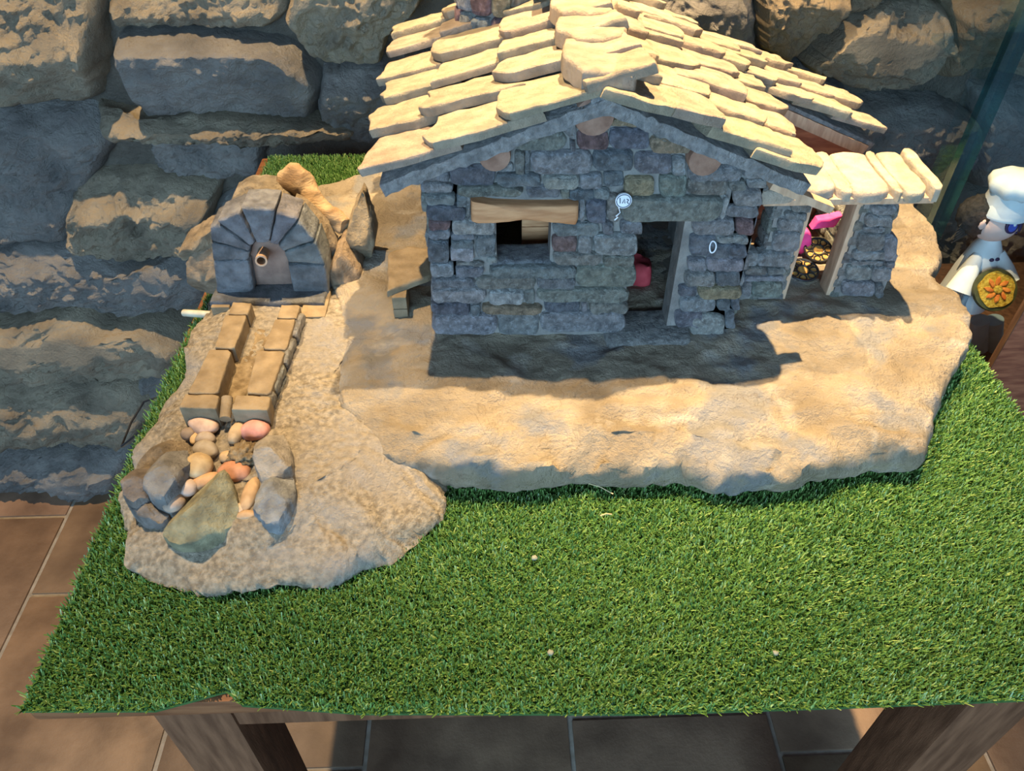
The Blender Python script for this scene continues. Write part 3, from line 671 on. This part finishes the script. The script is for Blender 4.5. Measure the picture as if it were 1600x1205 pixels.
filigree(tuple(hz(1274, 402, .051)), .0155, .55, 'second black and gold openwork ornament beside the pink bow')
pk = thing('pink_bow', tuple(hz(1257, 396, .052)), 'bright pink felt bow leaning inside the stone portico', 'bow')
c = ORG[pk.name]
for nm, dx, dz, pl in (('loop', -.006, .008, [(-.012, -.014), (.002, -.018), (.010, -.004), (.006, .010), (-.002, .016), (-.010, .004)]), ('loop', .012, .030, [(-.014, -.006), (.012, -.004), (.017, .012), (.002, .008), (-.010, .006)])):
    stone(nm, [(c[0] + dx + a, c[2] + dz + .010 + b) for a, b in pl], FRONT(c[1]), .004, M['pink'], pk, n=20, smooth=0, amp=.001)
box('stick', (c[0] - .012, c[1] + .001, c[2] - .003), (c[0] - .008, c[1] + .004, c[2] + .045), M['black'], pk, .0005)

# string bits fixed to the front wall
q = hy(975, 316, HY - .013); tagr = thing('round_paper_tag', tuple(q), 'small round blue-white paper tag on the door lintel corner', 'tag')
tube('disc', [(q[0], q[1] + .004, q[2]), (q[0], q[1] + .002, q[2])], .0072, M['thread'], tagr, 22)
tube('outline', [(q[0] + .0062 * math.cos(a), q[1] + .0018, q[2] + .0062 * math.sin(a)) for a in np.linspace(0, 6.283, 23)], .00035, M['navy'], tagr, 5, False)
for pts in ([(-.0035, .003), (-.003, -.002)], [(-.001, -.002), (.0005, .002), (.0012, -.002)], [(.0025, .002), (.0042, .001), (.003, -.001), (.0045, -.0025)]):
    tube('pen_mark', [(q[0] + a, q[1] + .0017, q[2] + b) for a, b in pts], .0004, M['navy'], tagr, 5)
tube('string', [(q[0] - .004, q[1] + .003, q[2] - .006), (q[0] - .002, q[1] + .002, q[2] - .011), (q[0] - .005, q[1] + .002, q[2] - .015), (q[0] - .003, q[1] + .004, q[2] - .017), (q[0] - .006, q[1] + .004, q[2] - .020)], .0007, M['thread'], tagr, 6)
q = hy(1113, 386, HY - .008)
rg = tube('string_ring', [(q[0] + .0035 * math.cos(a) * (.7 if math.cos(a) < 0 else 1) , HY - .008 + .002 * math.sin(a), q[2] + .005 * math.sin(a)) for a in np.linspace(0, 6.283, 21)], .0007, M['thread'], None, 6, False, origin=(q[0], HY - .006, q[2]))
tag(rg, 'tiny white string loop hanging beside the doorway', 'string')

# stone bench at the left side of the house
bn = thing('stone_bench', tuple(hz(627, 497, .05)), 'low stone slab bench on a small brick pier', 'bench')
c = ORG[bn.name]
for k in range(2): box('brick', (c[0] - .0075, c[1], .046 + k * .0155), (c[0] + .0075, c[1] + .03, .061 + k * .0155), M['channel'], bn, .0015)
pl = [hz(x, y, .078) for x, y in ((606, 462), (640, 448), (674, 436), (676, 395), (640, 390), (606, 400))]
stone('slab', [(p[0], p[1]) for p in pl], GROUND(.077), .006, M['channel'], bn, n=30, smooth=0, jit=.0006, amp=.0008, edge=.08, base=-.001)

# ------------------------------------------------------------------ fountain, its channel and the rocks round it
FY = .69
ft = thing('arched_fountain', (-.24, .70, .04), 'small arched stone fountain with wedge blocks and a spout', 'fountain')
VS = [[(235,660),(440,655),(475,835),(420,850),(255,850)],[(222,548),(448,606),(440,652),(233,656)],[(216,462),(255,442),(456,580),(447,603),(219,540)],[(257,426),(386,370),(478,554),(457,576)],
      [(396,350),(500,346),(600,356),(560,556),(486,556)],[(605,370),(735,412),(606,571),(564,556)],[(736,426),(830,540),(642,604),(610,576)],[(835,546),(886,680),(670,668),(646,610)],
      [(668,680),(888,686),(910,860),(740,865),(702,850)]]
for v in VS:
    pts = [(p[0], p[2]) for p in (hy(x, y, FY) for x, y in crop(v, 270, 230, 3.72))]
    stone('arch_stone', pts, FRONT(FY + .006), .007, M['rock'], ft, vary((.31, .32, .33), .1), n=28, smooth=0, jit=.0003, base=-.030, amp=.0007, edge=.10)
bk = [(p[0], p[2]) for p in (hy(x, y, FY + .014) for x, y in crop([(440, 870), (440, 600), (480, 545), (600, 545), (670, 610), (710, 870)], 270, 230, 3.72))]
stone('back_plate', bk, FRONT(FY + .016), .003, M['plate'], ft, n=26, smooth=0, base=-.016)
s0 = hy(412, 394, FY + .012); s1 = hy(408, 408, FY - .012)
bm = bmesh.new(); ax = Vector(s1 - s0).normalized(); ua = ax.cross(Vector((1, 0, 0))).normalized(); ub = ax.cross(ua); rows = []
for pt, rr in ((s0, .0062), (s1, .0062), (s1, .0044), (s0, .0044)):
    rows.append([bm.verts.new(Vector(pt) + (ua * math.cos(q * math.pi / 9) + ub * math.sin(q * math.pi / 9)) * rr) for q in range(18)])
for a, b in zip(rows, rows[1:] + rows[:1]):
    for q in range(18): bm.faces.new((a[q], a[(q + 1) % 18], b[(q + 1) % 18], b[q]))
from_bm('spout', bm, M['palewood'], ft, sharp=40)
stone('ledge', [(-.304, .674), (-.24, .671), (-.180, .667), (-.178, .72), (-.304, .725)], GROUND(.042), .007, M['rock'], ft, (.24, .25, .26), n=34, smooth=0, jit=.0006, base=-.004, amp=.0008, edge=.06)
l0, l1 = hz(475, 494, .034), hz(511, 494, .034)
box('pier_block', (l0[0], .648, .030), (l1[0] + .002, .70, .0455), M['channel'], ft, .0015)
box('pier_block', (-.302, .668, .028), (-.282, .72, .0455), M['channel'], ft, .0015)

def boulder(name, px, Y, depth, color, label, cat='rock', group=None, mat='rock', zmin=.03, **kw):
    pts = [(p[0], p[2]) for p in (hy(x, y, Y) for x, y in px)]; cx_ = sum(a for a, b in pts) / len(pts)
    o = stone(name, pts, FRONT(Y), depth * .5, M[mat], None, color, n=44, smooth=1, jit=.001, base=-depth * .5, amp=kw.pop('amp', .004), freq=40, edge=.22, facets=6, fslope=.8, origin=(cx_, Y, zmin), **kw)
    return tag(o, label, cat, group)
cr6 = lambda l: crop(l, 270, 230, 3.72)
boulder('rock', cr6([(90, 640), (150, 570), (250, 560), (300, 700), (290, 870), (180, 862), (115, 790)]), .725, .05, (.38, .30, .21), 'brown rounded rock left of the arched fountain')
boulder('rock', cr6([(48, 560), (200, 468), (260, 450), (270, 540), (150, 570), (75, 640)]), .738, .05, (.42, .33, .22), 'flat tan rock jutting out behind the fountain')
boulder('rock', cr6([(330, 300), (420, 240), (560, 238), (680, 300), (740, 400), (700, 520), (400, 480)]), .765, .06, (.42, .35, .25), 'broad rounded tan rock topping the fountain')
boulder('rock', cr6([(700, 310), (790, 370), (900, 480), (960, 600), (920, 720), (860, 640), (740, 440)]), .735, .035, (.40, .32, .22), 'slanted brown rock right of the fountain arch')
boulder('rock', cr6([(1100, 262), (1150, 400), (1182, 490), (1170, 600), (1100, 690), (1000, 560), (1030, 420)]), .755, .05, (.40, .32, .21), 'tall pointed brown rock beside the driftwood')
boulder('rock', cr6([(985, 550), (1098, 692), (1120, 760), (1060, 832), (920, 842), (880, 760), (930, 650)]), .725, .06, (.40, .30, .20), 'squat brown rock below the pointed one')
p0, p1 = hy(270 + 660 / 3.72, 230 + 170 / 3.72, .80), hy(270 + 985 / 3.72, 230 + 450 / 3.72, .755)
bm = bmesh.new(); tt = np.linspace(0, 1, 26)
tube_bm(bm, [tuple(p0 + (p1 - p0) * t + np.array([.003 * math.sin(7 * t), 0, .004 * math.sin(5 * t)])) for t in tt], [.017 - .008 * t + .002 * math.sin(9 * t) for t in tt], 22)
for v in bm.verts: v.co += v.normal * 0 + Vector((nz(v.co, 60, 1), nz(v.co, 60, 2), nz(v.co, 60, 3))) * .005 + Vector((nz(v.co, 150, 1), nz(v.co, 150, 2), nz(v.co, 150, 3))) * .002
tag(from_bm('driftwood', bm, M['drift'], None, origin=tuple(p1), sharp=70), 'gnarled piece of driftwood leaning on the fountain rocks', 'driftwood')

ch = thing('water_channel', (-.245, .59, .03), 'sandstone block water channel running from the fountain', 'channel')
CZ = .060
CB = [[(520,160),(670,170),(640,260),(485,255)],[(462,262),(635,265),(532,530),(372,520)],[(340,528),(512,536),(402,880),(162,880)],[(145,884),(415,888),(392,1002),(90,988)],
      [(900,185),(1050,185),(1022,290),(866,285)],[(856,292),(1012,297),(942,535),(752,530)],[(708,538),(934,543),(812,887),(625,875)],[(546,890),(822,902),(797,1012),(506,1007)]]
for i, v in enumerate(CB):
    pts = [(p[0], p[1]) for p in (hz(x, y, CZ) for x, y in crop(v, 260, 440, 5.02))]
    stone('block', pts, GROUND(CZ - .006), .006, M['channel'], ch, n=28, smooth=0, jit=.0003, base=-.026, amp=.0006, edge=.06)
tr = [hz(x, y, .044) for x, y in crop([(700, 330), (860, 380), (640, 860), (540, 960), (400, 900), (520, 560)], 260, 440, 5.02)]
stone('channel_bed', [(p[0], p[1]) for p in tr], GROUND(.036), .006, M['sand'], ch, n=30, amp=.002, freq=120, base=-.006)
a0, a1 = hz(355, 622, .056), hz(352, 655, .050)
tube('outlet', [tuple(a0), tuple(a1)], .0052, M['channel'], ch, 12)
sd0, sd1 = hz(478, 500, .045), hz(422, 652, .045); vec = (sd1 - sd0); L_ = np.linalg.norm(vec[:2]); Uv = np.array([vec[0], vec[1], 0]) / L_; Nv = np.array([-Uv[1], Uv[0], 0.]) ; Nv = Nv if Nv[0] > 0 else -Nv
t_ = 0.0
while t_ < L_ - .006:
    l = min(RND.uniform(.025, .045), L_ - t_)
    for zz, hh in ((.032, .013), (.0455, .012)):
        stone('side_stone', rect(t_, zz, t_ + l - .001, zz + hh), (np.array([sd0[0], sd0[1], 0]) - Nv * .004, Uv, np.array([0, 0, 1.]), Nv), .005, M['stone'], ch, vary((.46, .44, .40), .1), n=16, jit=.0006)
    t_ += l
q0, q1 = hz(288, 489, .012), hz(348, 493, .03)
tag(tube('plastic_tube', [tuple(q0), tuple(q1)], .0042, M['plastic'], None, 12, origin=tuple(q1)), 'short clear plastic tube sticking out beside the fountain', 'tube')

# pond rocks and pebbles
PZ = .036
def pebble(px, py, a, b, ang, col, label, z=PZ):
    sc = 1 / 1500.0; c = hz(px, py, z + min(a, b) * sc * .6); r = (a * sc, b * sc * 1.15, min(a, b) * sc * .85)
    o = ball('pebble', c, r, M['pebble'], None, .10, 60, Matrix.Rotation(math.radians(-ang), 3, 'Z'), px, 3, color=col, origin=(c[0], c[1], z))
    tag(o, label, 'pebble', 'pebbles in the miniature pond')
PB = [(318, 664, 23, 14, 28, (.52, .38, .30), 'oval pinkish tan pebble against the channel front'), (294, 678, 10, 9, 0, (.24, .19, .15), 'small dark brown pebble under the pinkish oval one'),
      (304, 685, 6, 9, 0, (.50, .36, .20), 'tiny upright tan pebble between two grey ones'), (321, 686, 14, 10, 15, (.34, .29, .24), 'grey brown oval pebble beside the tiny tan one'),
      (321, 703, 19, 12, 30, (.32, .28, .22), 'mottled grey pebble slanting above the round tan one'), (310, 729, 19, 18, 0, (.48, .36, .20), 'round tan pebble in the middle of the pond'),
      (322, 752, 22, 10, -22, (.50, .31, .17), 'long orange tan pebble above the green slab'), (289, 764, 17, 12, -15, (.46, .37, .31), 'pinkish grey pebble next to the long orange one'),
      (271, 786, 14, 11, -30, (.40, .31, .24), 'brown pebble wedged at the tip of the green slab'), (399, 672, 20, 15, 0, (.58, .29, .25), 'large rosy red pebble against the channel front'),
      (370, 676, 11, 18, 10, (.42, .32, .20), 'tan pebble standing beside the rosy red one'), (366, 737, 22, 14, 12, (.46, .23, .14), 'rusty red oval pebble above the green slab'),
      (353, 714, 9, 8, 0, (.46, .34, .20), 'small tan pebble behind the rusty red one'), (391, 772, 10, 24, 5, (.44, .30, .17), 'long tan pebble standing between green slab and grey rock'),
      (376, 795, 8, 7, 0, (.52, .38, .25), 'tiny pale pebble at the pond rim'), (385, 805, 14, 6, -5, (.42, .29, .17), 'flat tan pebble lying on the pond rim')]
for b in PB: pebble(*b)
o = ball('dried_moss', hz(380, 712, PZ + .008), (.012, .014, .009), M['sand'], None, .5, 160, None, 4, 4, origin=tuple(hz(380, 712, PZ))); tag(o, 'tangled clump of dry brown moss by the pond rock', 'moss')
def pond_rock(px, t, col, label, tilt=(0, 0), z=.030, name='rock', mat='rock', amp=.002):
    pts = [hz(x, y, z + t * .6) for x, y in px]; P = [(p[0], p[1]) for p in pts]; c = np.mean(P, 0)
    tag(stone(name, P, GROUND(z), t, M[mat], None, col, n=44, smooth=0, jit=.0007, base=-.008, amp=amp, freq=50, edge=.15, facets=5, fslope=.7, tilt=tilt, origin=(c[0], c[1], z)), label, 'rock', 'rocks edging the miniature pond')
pond_rock([(247, 824), (262, 800), (300, 770), (340, 746), (357, 742), (366, 758), (371, 788), (366, 806), (340, 824), (300, 834), (270, 836)], .028, (.46, .43, .27), 'large flat olive green rock at the pond front', (0, .25))
pond_rock([(396, 722), (400, 696), (418, 684), (444, 679), (456, 702), (459, 734), (440, 748), (408, 752)], .036, (.50, .45, .38), 'pale tan and grey rock right of the pond', (.1, 0))
pond_rock([(396, 798), (399, 772), (412, 754), (436, 748), (458, 744), (463, 775), (452, 798), (436, 818), (414, 820)], .028, (.42, .44, .45), 'light blue grey lumpy rock below the pale tan rock', (0, .2), amp=.004)
pond_rock([(222, 766), (236, 736), (262, 712), (290, 700), (300, 726), (280, 764), (258, 784), (240, 780)], .034, (.36, .35, .33), 'smooth grey slab rock tilted at the pond left', (.3, .1))
pond_rock([(204, 734), (214, 716), (250, 694), (285, 682), (302, 694), (300, 742), (250, 752)], .022, (.40, .32, .22), 'flat brown rock behind the tilted grey slab')
pond_rock([(192, 764), (206, 742), (236, 728), (244, 745), (230, 780), (208, 790), (196, 782)], .026, (.34, .29, .25), 'jagged brown and grey rock over the turf edge')
pond_rock([(200, 790), (222, 776), (256, 786), (262, 800), (248, 814), (215, 806)], .014, (.34, .31, .28), 'low brown grey rock under the tilted grey slab')

# ------------------------------------------------------------------ bits on the turf and table edge
for i, (px, py, r, z, lb) in enumerate(((835, 872, .0045, .005, 'pale grey fluff on the turf before the slab'), (860, 1020, .004, .005, 'pale grey fluff near the turf front edge'), (1212, 1020, .0035, .005, 'tiny grey fluff on the right of the turf'))):
    c = hz(px, py, z); o = ball('fluff', c, (r * .6, r * .6, r * .4), M['lint'], None, .6, 120, None, i, 2, origin=(c[0], c[1], 0)); tag(o, lb, 'fluff')
for i, ((xa, ya), (xb, yb), lb) in enumerate((((918, 755), (958, 772), 'thin dry straw lying under the slab front'), ((938, 806), (956, 804), 'short dry straw on the shaded turf'))):
    a, b = hz(xa, ya, .009), hz(xb, yb, .009); tag(tube('straw', [tuple(a), tuple((a + b) / 2 + np.array([0, 0, .002])), tuple(b)], .0006, M['straw'], None, 5, origin=tuple(a)), lb, 'straw')
wp = [hz(255, 618, -.002), hz(225, 628, -.02), hz(205, 660, -.03), hz(190, 697, -.03), hz(212, 680, -.02), hz(222, 668, .0)]
tag(tube('black_wire', [tuple(p) for p in wp], .0011, M['black'], None, 7, origin=tuple(wp[0])), 'thin black wire looping over the table edge', 'wire')

# ------------------------------------------------------------------ display cabinet with chef doll, right of the table
DY = .87
SZ = hy(1545, 545, DY)[2]
dc = thing('display_cabinet', (.80, .94, FZ), 'dark cabinet with upright glass panes right of the table', 'cabinet')
box('cabinet_body', (.57, .80, FZ), (1.15, 1.10, SZ - .001), M['darkwood'], dc, .002)
gx = hy(1478, 300, .81)[0]
box('glass_pane', (gx, .812, SZ), (1.14, .818, .62), M['glass'], dc, 0, smooth=False)
box('glass_fin', (gx - .006, .815, SZ), (gx, .845, .62), M['glass'], dc, 0, smooth=False)
box('glass_edge', (gx - .0075, .800, SZ), (gx + .012, .812, .62), M['glassedge'], dc, 0, smooth=False)
q = hy(1590, 160, .86)
box('glass_shelf', (q[0], .825, q[2] - .008), (1.13, 1.09, q[2]), M['glass'], dc, 0, smooth=False)
box('shelf_edge', (q[0], .819, q[2] - .008), (1.13, .825, q[2]), M['glassedge'], dc, 0, smooth=False)
q = hy(1570, 527, .74)
wb = thing('wooden_panel', (q[0] + .15, .75, FZ), 'upright reddish brown wooden panel in front of the cabinet', 'wooden panel')
box('panel', (q[0], .735, FZ), (q[0] + .30, .742, hy(1600, 440, .74)[2]), M['redwood'], wb, .003)
box('edge_strip', (q[0] - .0015, .733, FZ), (q[0], .743, hy(1600, 440, .74)[2]), M['darkwood'], wb, .001)

D = lambda x, y, dy=0.0: hy(x, y, DY + dy)
chef = thing('chef_doll', tuple(D(1545, 545)), 'foam chef doll in white hat holding a yellow paella pan', 'doll')
k = np.linalg.norm(D(1555, 340) - D(1556, 340))            # metres per pixel there
hc = D(1555, 344)
ball('head', hc, (36 * k, 33 * k, 32 * k), M['skin'], chef, sub=4)
hd = bpy.data.objects['head']
ball('hair', hc + np.array([-20 * k, 8 * k, 4 * k]), (34 * k, 30 * k, 33 * k), M['hair'], chef, .12, 200, None, 3, 4)
for j in range(6):
    a = hc + np.array([-46 * k, 0, (6 - j * 6) * k]); tube('hair_tuft', [tuple(a + np.array([16 * k, 4 * k, 6 * k])), tuple(a + np.array([2 * k, 0, -4 * k])), tuple(a + np.array([-6 * k, 0, -16 * k]))], [6 * k, 4 * k, 1 * k], M['hair'], chef, 8)
ball('ear', hc + np.array([-30 * k, -18 * k, 4 * k]), (6 * k, 4 * k, 9 * k), M['skin'], chef, sub=3)
ht = hc + np.array([4 * k, 0, 15 * k])
hat = lathe('hat', tuple(ht), [(37 * k, 0), (38 * k, 4 * k), (32 * k, 16 * k), (30 * k, 28 * k), (31 * k, 34 * k)], M['whitefoam'], chef, 32)
lathe('hat_crown', tuple(ht + np.array([0, 0, 31 * k])), [(29 * k, 0), (34 * k, 6 * k), (37 * k, 14 * k), (34 * k, 24 * k), (24 * k, 31 * k), (8 * k, 33 * k)], M['whitefoam'], hat, 40, lambda i, n, z: .05 * math.cos(i * 2 * math.pi / n * 8))
fdir = np.array([.10, -.92, .28]); fdir /= np.linalg.norm(fdir)
def face_disc(name, off, r, mat, par, lift):
    d = fdir + np.array([off[0], 0, off[1]]); d /= np.linalg.norm(d); c_ = hc + np.array([d[0] * 37 * k, d[1] * 34 * k, d[2] * 34 * k]) + d * lift
    rt_ = np.cross(d, [0, 0, 1.]); rt_ /= np.linalg.norm(rt_); up_ = np.cross(rt_, d); bm = bmesh.new()
    rows = [[bm.verts.new(c_ + d * h + rt_ * r[0] * s * math.cos(a) + up_ * r[1] * s * math.sin(a)) for a in np.linspace(0, 2 * math.pi, 22, endpoint=False)] for h, s in ((-.002, 1), (0, 1), (.0004, .8))]
    for a, b in zip(rows[:-1], rows[1:]):
        for i in range(22): bm.faces.new((a[i], a[(i + 1) % 22], b[(i + 1) % 22], b[i]))
    bm.faces.new(rows[-1]); bm.faces.new(rows[0][::-1]); return from_bm(name, bm, mat, par)
ey = face_disc('eye', (.06, -.02), (11 * k, 12 * k), M['navy'], hd, .0004); face_disc('iris', (.06, -.05), (7.5 * k, 8 * k), M['blue'], hd, .0012); face_disc('highlight', (.12, .06), (2.6 * k, 3 * k), M['whitefoam'], hd, .0020)
face_disc('eye', (.95, -.04), (9 * k, 12 * k), M['navy'], hd, .0004); face_disc('eyebrow', (.02, .40), (8 * k, 1.2 * k), M['hair'], hd, .0006); face_disc('mouth', (.62, -.52), (3 * k, 1.6 * k), M['navy'], hd, .0006)
bt = D(1546, 374); bz = bt[2]
jk = lathe('jacket', (bt[0] + 2 * k, bt[1], bz - 118 * k), [(40 * k, 0), (39 * k, 10 * k), (32 * k, 60 * k), (22 * k, 105 * k), (13 * k, 122 * k), (11 * k, 130 * k)], M['whitefoam'], chef, 30)
for r_ in range(4):
    for s_ in (-1, 1):
        zz = bz - (22 + r_ * 19) * k; rr = (24.5, 28.7, 32.5, 35)[r_] * k; aa = -math.pi / 2 + .16 + s_ * .20
        ball('button', (bt[0] + 2 * k + rr * math.cos(aa), bt[1] + rr * math.sin(aa), zz), (3.8 * k, 3 * k, 3 * k), M['navy'], jk, sub=2)
tube('sleeve', [tuple(D(1529, 398, -.008)), tuple(D(1512, 430, -.022)), tuple(D(1498, 455, -.030))], [9 * k, 15 * k, 20 * k], M['whitefoam'], chef, 18)
tube('sleeve', [tuple(D(1560, 395, -.008)), tuple(D(1570, 420, -.02)), tuple(D(1575, 440, -.030))], [9 * k, 13 * k, 16 * k], M['whitefoam'], chef, 18)
ball('hand', D(1512, 458, -.036), (7 * k, 7 * k, 7 * k), M['skin'], chef, sub=3)
ball('hand', D(1574, 448, -.036), (7 * k, 7 * k, 7 * k), M['skin'], chef, sub=3)
tube('trouser_leg', [tuple(D(1552, 545)), tuple(D(1553, 500))], [14 * k, 15 * k], M['greyfoam'], chef, 18)
a = D(1530, 545); tube('trouser_leg', [tuple(a), tuple(D(1531, 500))], [14 * k, 15 * k], M['greyfoam'], chef, 18)
pdn = thing('paella_pan', tuple(D(1556, 453, -.05)), 'dark paella pan of yellow rice held by chef doll', 'pan')
pc = D(1556, 453, -.050); dd = np.array([-.05, -.72, .60]); dd /= np.linalg.norm(dd); r1 = np.cross(dd, [0, 0, 1.]); r1 /= np.linalg.norm(r1); u1 = np.cross(r1, dd)
def pan_disc(name, mat, par, R, h0, h1, wob=0, nn=40, off=(0, 0), sq=1.0, rotang=0):
    bm = bmesh.new(); rows = []
    for h, s in ((h0, .96), (h0, 1), (h1, 1), (h1 + .0006, .9), (h1 + .0008, .4)):
        rows.append([])
        for a in np.linspace(0, 2 * math.pi, nn, endpoint=False):
            rr = R * s * (1 + wob * math.sin(9 * a) * .5 + wob * math.sin(5 * a + 1)); x_, y_ = rr * math.cos(a), rr * sq * math.sin(a)
            x_, y_ = x_ * math.cos(rotang) - y_ * math.sin(rotang) + off[0], x_ * math.sin(rotang) + y_ * math.cos(rotang) + off[1]
            rows[-1].append(bm.verts.new(pc + r1 * x_ + u1 * y_ + dd * h))
    for a, b in zip(rows[:-1], rows[1:]):
        for i in range(nn): bm.faces.new((a[i], a[(i + 1) % nn], b[(i + 1) % nn], b[i]))
    bm.faces.new(rows[-1]); bm.faces.new(rows[0][::-1]); return from_bm(name, bm, mat, par, sharp=50)
pan_disc('pan', M['olive'], pdn, 33 * k, -.006, .0)
pan_disc('rice', M['rice'], pdn, 28 * k, -.001, .0022, .04)
for j in range(8):
    a = j * math.pi / 4; pan_disc('prawn', M['prawn'], pdn, 7.5 * k, .002, .0045, .08, 16, (13 * k * math.cos(a), 13 * k * math.sin(a)), .42, a + .3)
pan_disc('lemon', M['rice'], pdn, 6.5 * k, .002, .006, 0, 18)
ld = thing('white_ladle', tuple(D(1492, 492, -.04)), 'white foam spatula hanging from the chef doll hand', 'spatula')
tube('handle', [tuple(D(1510, 460, -.042)), tuple(D(1502, 478, -.042))], 5 * k, M['greyfoam'], ld, 12)
tube('blade', [tuple(D(1503, 476, -.042)), tuple(D(1497, 488, -.042)), tuple(D(1493, 496, -.042))], [6 * k, 9 * k, 6 * k], M['whitefoam'], ld, 14)
